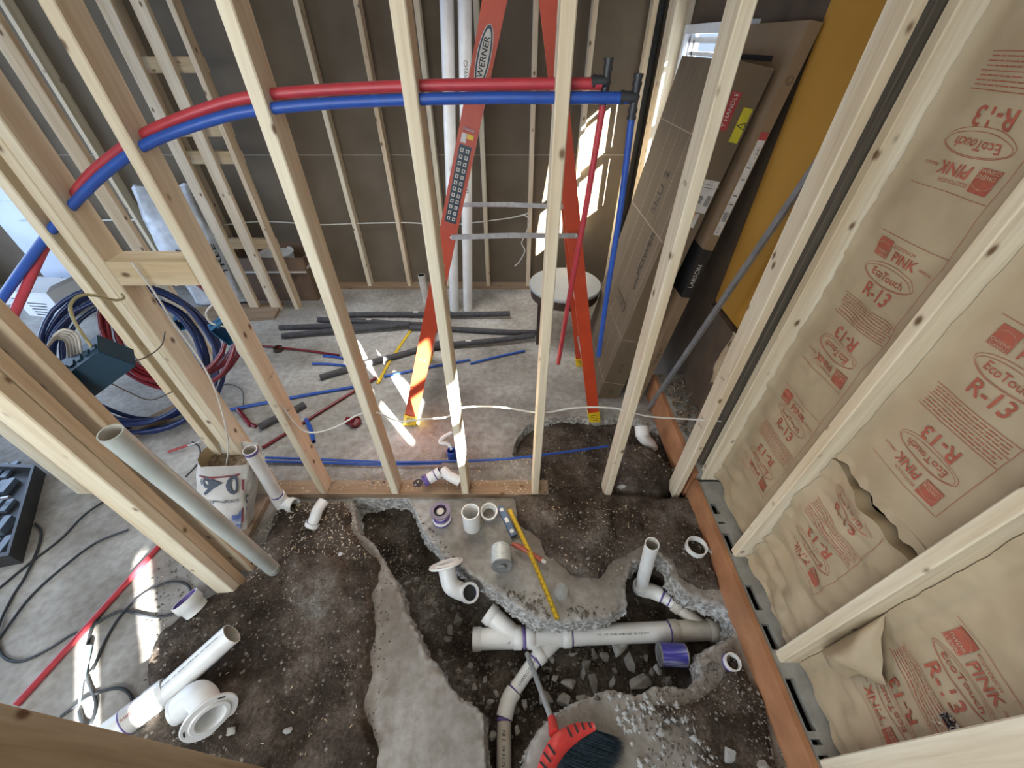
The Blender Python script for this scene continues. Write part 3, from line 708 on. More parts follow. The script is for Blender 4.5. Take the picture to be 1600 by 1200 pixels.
def decoA(m, B, up, H, tx, al, Lw):
    o_ = -0.0  # wide face looks to -X, side face to -Y
    wf = lambda s_, h: B+al*s_+up*h-tx*0.0012
    sf_ = lambda s_, h: B+tx*s_*1.7+up*h-al*0.0012
    for s_ in (0.06, 0.20, 0.36, 0.50): m.line(wf(s_, 0.02), wf(s_, H-0.05), 0.004, -tx, 1, 0.0006)
    for h in (0.16, 0.52, 1.15, 1.62): m.line(wf(0, h), wf(Lw, h), 0.006, -tx, 1, 0.0008)
    for h in (0.16, 0.52, 1.45): m.line(sf_(0, h), sf_(0.09, h), 0.006, -al, 1, 0.0008)
    # big lettering reading along the carton
    m.text('SKU 2', wf(0.30, 1.32), up, al, 0.085, 2, 0.008, lift=0.001); m.text('POWER', wf(0.16, 1.02), up, al, 0.075, 2, 0.008, lift=0.001)
    m.text('CTL', wf(0.13, 0.85), up, al, 0.05, 2, 0.006, lift=0.001)
    m.rect(wf(0.27, 0.66), up, al, 0.05, 0.24, 2, 0.001); m.rect(wf(0.27, 0.66), up, al, 0.042, 0.232, 0, 0.0016); m.text('12 X 80', wf(0.27, 0.66), -al, up, 0.045, 2, 0.008, lift=0.002)
    m.text('E1 41', sf_(0.045, 0.30), up, -tx, 0.035, 2, 0.002, lift=0.001); m.text('15', sf_(0.045, 0.08), up, -tx, 0.04, 2, 0.002, lift=0.001)
    # labels on the side face
    m.rect(sf_(0.025, 1.74), tx, up, 0.045, 0.14, 4, 0.001); m.text('Y HANDLE', sf_(0.025, 1.745), up, -tx, 0.026, 3, 0.004, lift=0.0016)
    m.rect(sf_(0.070, 1.70), tx, up, 0.042, 0.13, 5, 0.001)
    tri = [sf_(0.060+0.0, 1.70), sf_(0.081, 1.688), sf_(0.081, 1.712)]; c = sum(tri, Vector())/3
    for a_, b_ in ((0, 1), (1, 2), (2, 0)): m.line(tri[a_], tri[b_], 0.003, -al, 2, 0.0018)
    m.text('!', c, tx, up, 0.016, 2, 0.004, lift=0.002)
    m.rect(sf_(0.060, 1.40), tx, up, 0.085, 0.15, 3, 0.001)
    for k in range(12): m.line(sf_(0.068, 1.36+k*0.0042), sf_(0.082, 1.36+k*0.0042), 0.0022, -al, 2, 0.0018)
    for k in range(6): m.line(sf_(0.038, 1.37+k*0.006), sf_(0.058, 1.37+k*0.006), 0.0035, -al, 2, 0.0018)
    m.line(sf_(0.04, 1.44), sf_(0.08, 1.44), 0.002, -al, 2, 0.0018); m.line(sf_(0.04, 1.455), sf_(0.07, 1.455), 0.002, -al, 2, 0.0018)
    m.rect(sf_(0.050, 1.285), tx, up, 0.07, 0.07, 3, 0.001); m.rect(sf_(0.045, 1.295), tx, up, 0.045, 0.05, 6, 0.0016); m.text('A', sf_(0.045, 1.295), up, -tx, 0.03, 3, 0.006, lift=0.002)
    m.rect(sf_(0.050, 1.17), tx, up, 0.035, 0.03, 6, 0.001); m.rect(sf_(0.050, 1.17), tx, up, 0.024, 0.02, 0, 0.0016)
cardmats = ['card', 'tape', 'ink', 'label', 'lred', 'lyel', 'lor', 'lblack', 'cardlt']
lean((0.615, 2.05, 0.0), (0.925, 2.05, 1.88), (0, 0.72, 0), 0.15, 'door_carton', 'long dark brown carton with strapping, warning labels and printed numbers leaning by the window', cardmats, decoA)
def decoB(m, B, up, H, tx, al, Lw):
    wf = lambda s_, h: B+al*s_+up*h-tx*0.0012
    sf_ = lambda s_, h: B+tx*s_+up*h-al*0.0012
    m.rect(wf(Lw/2, 0.99), al, up, Lw, 0.27, 7, 0.0); 
    m.add([wf(Lw, 0.85), wf(0, 0.85), wf(0, 1.13), wf(Lw, 1.13)], [[0, 1, 2, 3]], 7, False)
    m.add([sf_(-0.001, 0.85), sf_(0.052, 0.85), sf_(0.052, 1.13), sf_(-0.001, 1.13)], [[0, 1, 2, 3]], 7, False)
    m.text('LARSON', sf_(0.024, 0.98), up, -tx, 0.036, 3, 0.0, lift=0.0012)
    m.rect(sf_(0.030, 1.42), tx, up, 0.034, 0.42, 3, 0.001)
    m.text('H-2283', sf_(0.036, 1.58), up, -tx, 0.016, 2, 0.004, lift=0.0016); m.rect(sf_(0.03, 1.645), tx, up, 0.034, 0.03, 4, 0.0014)
    for k in range(10): m.line(sf_(0.018, 1.28+k*0.0045), sf_(0.042, 1.28+k*0.0045), 0.0024, -al, 2, 0.0018)
    for h in (1.36, 1.40, 1.47, 1.52): m.line(sf_(0.02, h), sf_(0.04, h), 0.004, -al, 2, 0.0018)
    m.text('8-10', sf_(0.028, 1.235), up, -tx, 0.016, 2, 0.003, lift=0.0016)
    m.text('LARSON', wf(0.30, 1.80), -al, up, 0.05, 2, 0.004, lift=0.001); m.line(wf(0.15, 1.90), wf(0.45, 1.90), 0.02, -tx, 2, 0.001)
    m.text('THIS SIDE UP', sf_(0.027, 0.42), up, -tx, 0.026, 2, 0.001, lift=0.001)
    for q in (0, 1):
        pts = [sf_(0.028+0.015*math.cos(a)*(1-0.4*q), 1.84+0.015*math.sin(a)*(1-0.4*q)) for a in [2*math.pi*k/16 for k in range(17)]]
        for a_, b_ in zip(pts[:-1], pts[1:]): m.line(a_, b_, 0.0018, -al, 2, 0.001)
lean((0.852, 2.0, 0.0), (1.120, 2.0, 2.0), (0.0, 0.80, 0), 0.052, 'door_carton', 'light brown door carton with a black band and white bar-code strip leaning on the wall', ['cardlt']+cardmats[1:], decoB)
b = MB(); a_ = Vector((0.945, 1.93, 0.02)); c_ = Vector((1.165, 1.62, 1.78)); dv = (c_-a_).normalized(); s_ = dv.cross(Vector((1, 0, 0))).normalized(); n_ = dv.cross(s_).normalized()
p = [a_-s_*0.016-n_*0.0015, a_+s_*0.016-n_*0.0015, a_+s_*0.016+n_*0.0015, a_-s_*0.016+n_*0.0015]
b.hexa(p+[q+(c_-a_) for q in p], 0); p2 = [a_-s_*0.016, a_-s_*0.013, a_-s_*0.013-n_*0.014, a_-s_*0.016-n_*0.014]; b.hexa(p2+[q+(c_-a_) for q in p2], 0)
tag(b.build('metal_strip', 'steel', origin=a_), 'long grey metal angle strip leaning across the mustard panel', 'metal strip')
b = MB(); b.box((0, 0, 0.24), (0.04, 0.06, 0.48), ch=0.003); o = b.build('brown_cleat', M['terra']); o.location = (1.09, 1.50, 0.215); o.rotation_euler = (0, 0, 0.2); tag(o, 'short reddish brown upright on the sill behind the last bare stud', 'board')
# ------------------------------------------------------------------ plumbing
R3, R2 = 0.0445, 0.030       # three inch and two inch pipe
def P3(px, py, z): return at(px, py, Z=z)
def text_along(m, a, b, r, body, size, mi, side=Vector((0, -0.35, 1)), frac=0.5, both=False):
    # small printed line along a pipe, on the side that faces up and to the front
    a = Vector(a); b = Vector(b); ax = (b-a).normalized(); n = (side-ax*side.dot(ax)).normalized(); y = n.cross(ax)
    vs, fs = text_geo(body, size, 0.004, 'CENTER'); c = a+(b-a)*frac; P = []
    for x_, y_ in vs:
        th = y_/r; P.append(c+ax*x_+(n*math.cos(th)+y*math.sin(th))*(r+0.0009))
    m.add(P, fs, mi, False)
def hub(m, a, b, r, extra=0.007, mi=0, ringmi=None, L_=0.035):
    # widened socket at end a of the run a->b
    a = Vector(a); d = (Vector(b)-a).normalized()
    m.pipe([a, a+d*0.002, a+d*L_, a+d*(L_+0.004)], [r+extra-0.001, r+extra, r+extra, r], 0.009, mi=mi)
    if ringmi is not None: m.ring(a+d*(L_+0.007), d, r, 0.010, 0.0012, mi=ringmi)
PV = ['pvc', 'purple', 'ink', 'pvcd']
# main drain line: pipe, three wyes, branches
zc_ = -0.20
A0 = P3(739, 999, zc_); A1 = P3(1138, 983, zc_); dx = (A1-A0).normalized()
def on(px): # point of the main axis at an image column
    best = min(range(401), key=lambda k: abs(800+F*((A0+(A1-A0)*k/400).x)/(((A0+(A1-A0)*k/400).y)*CT+(CAMZ-(A0+(A1-A0)*k/400).z)*ST)-px)); return A0+(A1-A0)*best/400
drain = thing('drain_line', 'white plastic drain line with branches lying across the bottom of the trench', 'drain pipe', A0)
m = MB(); m.tube([on(888), on(1052)], R3, 28, False, 0); text_along(m, on(888), on(1052), R3, 'PVC - 1120   SCH 40   ASTM D 2665   3 IN   NSF-DWV', 0.0105, 2, frac=0.5)
m.tube([on(1115), A1], R3, 28, True, 3); m.build('pipe', PV, parent=drain)
def wye(name, p0, p1, br0, br1, rb, mats=PV, cap=True, mi=0):
    m = MB(); m.tube([p0, p1], R3+0.002, 28, False, mi)
    hub(m, p0, p1, R3, mi=mi, L_=0.038); hub(m, p1, p0, R3, mi=mi, L_=0.038)
    m.tube([br0, br1], rb+0.002, 28, False, mi); hub(m, br1, br0, rb, mi=mi, L_=0.036)
    return m
m = wye('w', A0, on(815), on(806), P3(762, 956, -0.165), R3); m.text('3X2', on(797)+Vector((0, -0.03, 0.037)), (0.8, 0.6, 0), (-0.4, 0.6, 0.6), 0.014, 2); m.build('wye_fitting', PV, parent=drain)
m = MB(); m.ring(on(819), dx, R3+0.002, 0.014, 0.003, mi=1); m.tube([on(812), on(826)], R3, 28, False, 0); m.build('primer_ring', PV, parent=drain)
m = wye('w', on(823), on(891), on(876), P3(838, 1028, -0.215), R2+0.003); m.ring(on(893), dx, R3, 0.006, 0.0015, mi=1); m.build('wye_fitting', PV, parent=drain)
m = wye('w', on(1046), on(1118), on(1105), P3(1052, 942, -0.185), R2+0.001, mi=3); m.ring(on(1044), dx, R3, 0.008, 0.0015, mi=1); m.ring(on(1121), dx, R3, 0.008, 0.0015, mi=1); m.build('wye_fitting', PV, parent=drain)
b0, b1 = P3(842, 1022, -0.215), P3(801, 1083, -0.235)
m = MB(); m.tube([b0, b1], R2, 24, False, 0); m.ring(b0+(b1-b0)*0.16, b1-b0, R2, 0.008, 0.0015, mi=1); m.ring(b0+(b1-b0)*0.93, b1-b0, R2, 0.008, 0.0015, mi=1)
text_along(m, b1, b0, R2, 'CHARLOTTE PIPE', 0.017, 2, frac=0.55); m.build('branch_pipe', PV, parent=drain)
c0 = P3(788, 1122, -0.24); c1 = P3(787, 1260, -0.24)
m = MB(); m.pipe(smooth_path([b1+(b0-b1)*0.05, b1+(c0-b1)*0.35+Vector((-.006, 0, 0)), c0], 6), R2+0.006, 0.006); m.build('elbow', PV, parent=drain)
m = MB(); m.tube([c0, c1], R2, 24, True, 3); m.ring(c0-Vector((0, 0.006, 0)), c1-c0, R2, 0.014, 0.002, mi=1); text_along(m, c1, c0, R2, 'SCH 40  2 IN', 0.02, 2, frac=0.62); m.build('branch_pipe', PV, parent=drain)
e0 = P3(1055, 944, -0.185); e1 = P3(1030, 928, -0.185); rt = at(1019, 850, Y=0.80); rb_ = Vector((0.655, 0.812, -0.155))
m = MB(); m.tube([e0, e1], R2, 24, False, 0); m.ring(e0+(e1-e0)*0.35, e1-e0, R2, 0.006, 0.0015, mi=1); m.ring(e0+(e1-e0)*0.8, e1-e0, R2, 0.010, 0.0015, mi=1); m.build('branch_pipe', PV, parent=drain)
m = MB(); m.pipe(smooth_path([e1+(e0-e1)*0.1, e1+Vector((-0.03, 0.012, 0.0)), rb_+Vector((0.004, 0, -0.012)), rb_+Vector((-0.004, 0, 0.035))], 6), R2+0.007, 0.006); m.build('elbow', PV, parent=drain)
m = MB(); m.pipe([rb_+Vector((0, 0, 0.02)), rt], R2, 0.004, mi=0, inner=3); m.build('riser_pipe', PV, parent=drain)

# closet flange with elbow standing in the trench
def closet(name, lab, fc, fn_, er, path, rad, hubend=True, ringcol=1):
    t = thing(name, lab, 'toilet flange', fc)
    m = MB(); fn_ = Vector(fn_).normalized(); fc = Vector(fc)
    m.lathe(fc, fn_, [(rad, -0.004), (er, -0.004), (er+0.002, 0.0), (er, 0.005), (rad+0.016, 0.005), (rad+0.013, 0.010), (rad, 0.010), (rad-0.004, 0.004), (rad-0.004, -0.03)], 40, 0)
    e = fn_.cross(Vector((0.3, 0.8, 0.5))).normalized(); g = fn_.cross(e)
    for k in range(3):   # bolt slots
        a0 = k*2.09+0.4; rr = er-0.011
        pts = [fc+fn_*0.0058+e*(rr*math.cos(a0+q*0.09))+g*(rr*math.sin(a0+q*0.09)) for q in range(5)]
        for a_, b_ in zip(pts[:-1], pts[1:]): m.line(a_, b_, 0.0055, fn_, 2, 0.0004)
    m.build('flange_ring', PV, parent=t)
    m = MB(); m.pipe(smooth_path(path, 7), rad, 0.005, mi=0, inner=0); 
    if hubend:
        hub(m, path[-1], path[-2], rad, 0.006, L_=0.03); d = (Vector(path[-2])-Vector(path[-1])).normalized()
        m.tube([Vector(path[-1])-d*0.001, Vector(path[-1])+d*0.03], rad-0.0036, 28, False, 1, True); m.tube([Vector(path[-1])-d*0.0015, Vector(path[-1])+d*0.002], rad+0.004, 28, False, 1, True)
        m.tube([Vector(path[-1])+d*0.02, Vector(path[-1])+d*0.021], rad-0.004, 28, True, 2)
    m.build('elbow', PV, parent=t); return t
f0 = P3(697, 882, 0.06); fnn = Vector((-0.22, 0.75, 0.62)).normalized(); fo = P3(735, 926, 0.0)
closet('closet_flange', 'white closet flange on an elbow with purple open end, standing in the trench', f0, fnn, 0.080,
       [f0-fnn*0.004, f0-fnn*0.05, f0-fnn*0.085+Vector((0.012, -0.012, -0.006)), fo+Vector((-0.03, 0.02, -0.055)), fo], 0.040)
# big flange and pipe at the lower left
fl = P3(328, 1120, 0.105); nn = Vector((0.72, -0.62, 0.16)).normalized(); fe = P3(272, 1112, 0.062)
closet('closet_flange', 'large white closet flange with elbow lying on soil beside the long loose pipe', fl, nn, 0.086,
       [fl-nn*0.002, fl-nn*0.035, fl-nn*0.075+Vector((-0.004, 0.004, 0.01)), fl-nn*0.105+Vector((-0.022, -0.006, 0.004)), fe+Vector((0.02, 0.012, 0.004)), fe], 0.048, False)
p0 = P3(362, 990, 0.14); p1 = P3(258, 1084, 0.06)
t = thing('loose_pipe', 'long loose white pipe with dashed printed line lying on soil at lower left', 'pipe', p1)
m = MB(); m.pipe([p0, p1], 0.043, 0.004, mi=0, inner=3); text_along(m, p1, p0, 0.043, 'PVC-DWV   3 IN   SCH 40   ASTM D 2665   NSF   MADE IN USA', 0.0085, 2, side=Vector((-.4, -.3, 1)), frac=0.5)
m.build('pipe', PV, parent=t)
m = MB(); q0 = P3(262, 1078, 0.06); q1 = P3(170, 1148, 0.055); m.pipe([q0, q0+(q1-q0)*.3, q0+(q1-q0)*.32, q1], [0.050, 0.050, 0.0475, 0.0475], 0.006); m.ring(q0+(q1-q0)*0.72, q1-q0, 0.0475, 0.006, 0.001, mi=1)
m.text('2', q0+(q1-q0)*0.15+Vector((0, -0.01, 0.051)), (1, 0, 0), (0, 1, 0.1), 0.02, 2); m.build('wye_hub', PV, parent=t)
m = MB(); sc = q0+(q1-q0)*0.60; d = (q1-q0).normalized(); m.tube([sc-d*0.02, sc+d*0.02], 0.0485, 28, False, 0); text_along(m, sc-d*0.02, sc+d*0.02, 0.0485, 'DWV', 0.014, 1, frac=.5); m.build('sticker', ['label', 'lred'], parent=t)

def loose_ring(name, lab, c, ax, r, h, wall=0.006, flare=None, prim=None, innerp=False, cat='fitting', mats=PV):
    ax = Vector(ax).normalized(); c = Vector(c); m = MB()
    if flare: m.pipe([c, c+ax*h*flare[1], c+ax*h*(flare[1]+0.08), c+ax*h], [r, r, r+flare[0], r+flare[0]], wall, inner=1 if innerp else None)
    else: m.pipe([c, c+ax*h], r, wall, inner=1 if innerp else None)
    if prim is not None: m.ring(c+ax*h*prim, ax, r, 0.012, 0.0015, mi=1)
    return tag(m.build(name, mats, origin=c), lab, cat)
loose_ring('reducer_coupling', 'white reducer coupling with purple inside on the soil at lower left', P3(308, 953, 0.02), (-0.42, 0.25, 0.62), 0.047, 0.075, flare=(0.008, 0.42), innerp=True)
loose_ring('pipe_coupling', 'short white coupling cup with purple foot standing beside the right wall', P3(1083, 862, 0.005), (0.0, 0, 1), 0.050, 0.066, prim=0.08)
loose_ring('pipe_ring', 'small white ring with lilac edge standing on soil by the right wall', P3(1140, 1036, 0.01), (0.05, -0.1, 1), 0.032, 0.034, prim=0.2, wall=0.005)
loose_ring('pipe_offcut', 'upright open white pipe offcut standing beside the can', P3(738, 822, 0.0), (0.0, 0, 1), 0.046, 0.145, wall=0.005)
loose_ring('pipe_coupling', 'small white coupling ring with ribbed rim touching the upright pipe offcut', P3(764, 804, 0.0), (0.05, -0.25, 1), 0.040, 0.062, wall=0.008, flare=(0.006, 0.5))
# purple hub with cap
c = P3(691, 812, 0.0); t = thing('purple_hub', 'purple primed hub with flared rim standing left of the upright pipe offcut', 'fitting', c)
m = MB(); m.lathe(c, (0, 0, 1), [(0.047, 0), (0.050, 0.003), (0.050, 0.018), (0.046, 0.02), (0.046, 0.060), (0.036, 0.075)], 30, 0); m.ring(c+Vector((0, 0, 0.008)), (0, 0, 1), 0.050, 0.012, 0.001, mi=1); m.ring(c+Vector((0, 0, 0.05)), (0, 0, 1), 0.046, 0.03, 0.0008, mi=1); m.build('body', PV, parent=t)
m = MB(); m.lathe(c+Vector((0, 0, 0.075)), (0, 0, 1), [(0.036, 0), (0.054, 0.012), (0.054, 0.018), (0.034, 0.018), (0.030, 0.0)], 30, 0); m.build('flared_rim', simple('dark_purple', (0.05, 0.02, 0.06), (0.10, 0.05, 0.11), 0.3), parent=t)
m = MB(); m.lathe(c+Vector((0, 0, 0.085)), (0, 0, 1), [(0.0001, 0.004), (0.016, 0.004), (0.020, 0)], 24, 0); m.build('cap', ['pvcd'], parent=t)
# small elbow by the bag, riser with tee, two elbows on the plate, broken elbow at the right
e = [P3(506, 783, 0.09), P3(497, 796, 0.085), P3(491, 812, 0.055), P3(487, 822, 0.03)]
m = MB(); m.pipe(smooth_path(e, 6), [0.028]*18+[0.034], 0.004, inner=0) if len(smooth_path(e, 6)) == 19 else m.pipe(smooth_path(e, 6), 0.030, 0.004)
d = (Vector(e[-1])-Vector(e[-2])).normalized(); m.pipe([Vector(e[-1])-d*0.02, Vector(e[-1])], 0.036, 0.004, inner=1)
tag(m.build('pipe_elbow', PV, origin=e[-1]), 'white elbow with purple mouth lying on wood chips near the front plate', 'fitting')
rbp = Vector((-1.262, 1.178, 0.035)); rtp = at(390, 703, Y=1.178)
t = thing('riser_pipe', 'white riser pipe with a tee at its foot, left of the front row', 'pipe', (rbp.x, rbp.y, 0))
m = MB(); m.pipe([rbp+Vector((0, 0, 0.03)), rtp], 0.031, 0.004, inner=3); d = (rtp-rbp).normalized(); m.ring(rtp-d*0.012, d, 0.031, 0.016, 0.001, mi=1); m.ring(rbp+d*0.085, d, 0.031, 0.01, 0.001, mi=1); m.build('pipe', PV, parent=t)
m = MB(); m.pipe([Vector((rbp.x, rbp.y, 0.0)), rbp+d*0.08], 0.037, 0.006); m.pipe([rbp+Vector((0, 0, 0.01)), rbp+Vector((0.075, -0.02, 0.012))], 0.033, 0.005); m.pipe([rbp+Vector((0.055, -0.015, 0.012)), rbp+Vector((0.085, -0.022, 0.012))], 0.039, 0.006); m.build('tee', PV, parent=t)
g0, g1, g2 = at(663, 752, Z=0.075), at(688, 738, Z=0.10), at(716, 752, Z=0.075)
m = MB(); m.pipe(smooth_path([g0, g0+(g1-g0)*.6, g1+Vector((0, 0, .004))], 5), 0.031, 0.004, inner=1); dd = (g1-g0).normalized(); m.ring(g0+dd*0.012, dd, 0.031, 0.03, 0.001, mi=1); m.ring(g0+dd*0.07, dd, 0.031, 0.007, 0.001, mi=1)
tag(m.build('pipe_elbow', PV, origin=(g0.x, g0.y, 0.04)), 'white fitting with purple end lying on the front plate, left of its twin', 'fitting')
m = MB(); m.pipe(smooth_path([g1+Vector((.014, .012, 0.0)), (g1+g2)/2+Vector((0, 0, .01)), g2+Vector((0.01, 0.0, 0))], 5), 0.029, 0.004, inner=2)
tag(m.build('pipe_elbow', PV, origin=(g2.x, g2.y, 0.04)), 'pinkish lit fitting lying on the front plate beside the third bare stud', 'fitting')
h = [at(1003, 672, Z=0.10), at(1004, 682, Z=0.085), at(1014, 692, Z=0.03), at(1019, 700, Z=-0.02)]
m = MB(); m.pipe(smooth_path(h, 5), 0.036, 0.005, inner=3); m.pipe([h[0]+Vector((-0.003, 0.012, 0.02)), h[1]], 0.043, 0.006)
tag(m.build('pipe_elbow', PV, origin=h[-1]), 'dusty white elbow sticking out of the soil behind the bare front row at right', 'fitting')
# leaning grey pipe in two pieces at the left
lp0 = at(428, 890, Z=0.03); lp1 = at(172, 676, Y=0.70)
m = MB(); m.pipe([lp0, lp1], 0.030, 0.004, inner=3); m.ring(lp0+(lp1-lp0)*0.03, lp1-lp0, 0.030, 0.01, 0.001, mi=3)
M['greypvc'] = simple('grey_tinted_pvc', (0.50, 0.53, 0.50), (0.40, 0.43, 0.40), 0.3, 6)
tag(m.build('loose_pipe', ['greypvc', 'purple', 'ink', 'pvcd'], origin=lp0), 'grey-white pipe leaning along the paired studs at the left, open at its upper end', 'pipe')

# primer can with silver lid in the trench, cement can, bottle
def can(lab, c, ax, r, L_, body, name='can', lidw=True):
    c = Vector(c); ax = Vector(ax).normalized(); t = thing(name, lab, 'can', c)
    m = MB(); m.lathe(c, ax, [(r*0.96, 0), (r, 0.003), (r, L_-0.003), (r*0.96, L_)], 36, 0); m.build('body', body, parent=t)
    m = MB(); m.lathe(c, ax, [(r*0.99, 0.004), (r*1.02, 0.001), (r*1.02, -0.002), (r*0.92, -0.003), (r*0.90, 0.001), (0.0001, 0.001)], 36, 0); m.build('lid', 'steel', parent=t)
    m = MB(); m.lathe(c+ax*L_, ax, [(r*0.99, -0.004), (r*1.02, -0.001), (r*1.02, 0.002), (r*0.92, 0.003), (r*0.6, 0.0), (r*0.42, 0.001), (r*0.42, 0.016), (r*0.34, 0.018), (0.0001, 0.018)], 36, 0); m.build('cap', 'steel', parent=t)
    return t
mp_, nt, b = newmat('blue_purple_primer_can'); b.inputs['Roughness'].default_value = 0.3
mpp = coords(nt, (0.6, 6, 6)); n = N(nt, 'ShaderNodeTexNoise', Scale=9.0, Detail=5.0); L(nt, mpp, 0, n, 'Vector'); r_ = ramp(nt, [(0.40, (0.045, 0.04, 0.30)), (0.54, (0.09, 0.09, 0.45)), (0.66, (0.42, 0.46, 0.68))]); L(nt, n, 'Fac', r_, 'Fac'); L(nt, r_, 'Color', b, 'Base Color'); M['primercan'] = mp_
pc = P3(1030, 1022, -0.135); can('dented can smeared with violet-blue primer resting against the drain line', pc, (1, -0.05, -0.02), 0.047, 0.115, 'primercan', 'primer_can')
m1, nt, b = newmat('printed_can_label'); b.inputs['Roughness'].default_value = 0.4
mpp = coords(nt, (1, 1, 1)); w = N(nt, 'ShaderNodeTexBrick'); w.inputs['Scale'].default_value = 28; w.inputs['Color1'].default_value = (0.36, 0.42, 0.44, 1); w.inputs['Color2'].default_value = (0.55, 0.58, 0.58, 1); w.inputs['Mortar'].default_value = (0.62, 0.64, 0.64, 1); w.inputs['Mortar Size'].default_value = 0.03; L(nt, mpp, 0, w, 'Vector'); L(nt, w, 'Color', b, 'Base Color'); M['canlabel'] = m1
cc = P3(783, 856, 0.053); can('silver cement can with small printed label lying beside the blue level', cc, (0.06, -1, 0.22), 0.049, 0.10, 'canlabel', 'cement_can')
mgl, nt, b = newmat('clear_plastic'); b.inputs['Base Color'].default_value = (0.9, 0.95, 0.95, 1); b.inputs['Roughness'].default_value = 0.08; b.inputs['Transmission Weight'].default_value = 0.85; b.inputs['IOR'].default_value = 1.2; M['clear'] = mgl
c = P3(876, 928, 0.0); m = MB(); m.lathe(c, (0, 0, 1), [(0.030, 0.0), (0.034, 0.004), (0.034, 0.04), (0.028, 0.058), (0.012, 0.07), (0.012, 0.085), (0.0001, 0.085)], 24, 0)
tag(m.build('clear_bottle', 'clear', origin=c), 'small clear plastic bottle standing on the slab near the end of the yellow tape', 'bottle')

# blue level, tape blade, red cutter
lv0, lv1 = P3(781, 792, 0.012), P3(803, 838, 0.012); d = (lv1-lv0).normalized(); sdv = Vector((-d.y, d.x, 0))
t = thing('torpedo_level', 'small blue spirit level with round vials lying beside the yellow tape', 'level', lv0)
m = MB(); w_ = 0.0155; pp = [lv0-sdv*w_, lv0+sdv*w_, lv1+sdv*w_, lv1-sdv*w_]; m.hexa([p+Vector((0, 0, -0.010)) for p in pp]+[p+Vector((0, 0, 0.010)) for p in pp], 0); m.build('frame', simple('blue_anodised', (0.05, 0.11, 0.22), (0.08, 0.15, 0.27), 0.35), parent=t)
for k in (0.14, 0.5, 0.86):
    m = MB(); q = lv0+(lv1-lv0)*k+Vector((0, 0, 0.010))
    if k == 0.5: m.box(q, (0.018, 0.028, 0.006), rot=Matrix.Rotation(math.atan2(d.y, d.x)-1.57, 3, 'Z'))
    else: m.lathe(q, (0, 0, 1), [(0.011, 0), (0.011, 0.003), (0.007, 0.003), (0.006, 0.0005), (0.0001, 0.0005)], 20)
    m.build('vial', 'white', parent=t)
M['tapeyel'] = simple('yellow_tape_blade', (0.72, 0.50, 0.03), (0.64, 0.43, 0.03), 0.4, 9)
def blade(name, lab, pts, w, up=Vector((0, 0, 1)), ticks=0.025):
    pts = smooth_path(pts, 8); m = MB(); vs = []
    for i, p in enumerate(pts):
        a = pts[max(0, i-1)]; b_ = pts[min(len(pts)-1, i+1)]; tn = (b_-a).normalized(); s_ = tn.cross(up).normalized()
        for q, dz in ((-1, 0.003), (0, 0), (1, 0.003)): vs.append(p+s_*(w/2*q)+up*dz)
        for q, dz in ((-1, 0.002), (0, -0.001), (1, 0.002)): vs.append(p+s_*(w/2*q)+up*dz)
    n = len(pts); fs = []
    for i in range(n-1):
        o = 6*i
        for k in (0, 1): fs.append([o+k, o+k+1, o+k+7, o+k+6]); fs.append([o+k+3, o+k+9, o+k+10, o+k+4])
        for k in (0, 2): fs.append([o+k, o+k+6, o+k+9, o+k+3])
    m.add(vs, fs, 0, True)
    tot = 0; last = pts[0]; nxt = ticks; num = 1
    for i in range(1, n):
        seg = (pts[i]-pts[i-1]); 
        while tot+seg.length > nxt:
            c_ = pts[i-1]+seg.normalized()*(nxt-tot); tn = seg.normalized(); s_ = tn.cross(up).normalized()
            m.line(c_-s_*w*0.48, c_-s_*w*0.1, 0.0016, up, 1, 0.0036); m.text(str(num), c_+tn*ticks*0.5+s_*w*0.1, s_, -tn if s_.cross(-tn).dot(up) > 0 else tn, w*0.52, 1, 0.01, lift=0.0036); num += 1; nxt += ticks
            for h_ in (0.25, 0.5, 0.75): m.line(c_-s_*w*0.48+tn*ticks*h_, c_-s_*w*0.28+tn*ticks*h_, 0.001, up, 1, 0.0036)
        tot += seg.length
    return tag(m.build(name, ['tapeyel', 'ink'], origin=pts[0]), lab, 'tape measure')
blade('tape_blade', 'long yellow tape measure blade running over the slab edge toward the drain line', [P3(796, 796, 0.05), P3(812, 830, 0.045), P3(835, 880, 0.05), P3(856, 930, 0.03), P3(871, 968, 0.015)], 0.023)
r0, r1 = P3(800, 850, 0.04), P3(853, 879, 0.03); t = thing('pipe_cutter', 'red handled cutter with pale tip crossing the yellow tape', 'cutter', r1)
m = MB(); m.tube(smooth_path([r0, r0+(r1-r0)*.3+Vector((0, .004, .006)), r0+(r1-r0)*.8, r0+(r1-r0)*.9], 4), [0.009, 0.011, 0.012, 0.013, 0.013, 0.012, 0.012, 0.012, 0.012, 0.012, 0.012, 0.011, 0.010], 12); m.build('handle', simple('red_orange_grip', (0.42, 0.10, 0.06), (0.35, 0.07, 0.05), 0.4), parent=t)
m = MB(); m.tube([r0+(r1-r0)*.88, r1], [0.011, 0.008], 12); m.build('tip', 'label', parent=t)

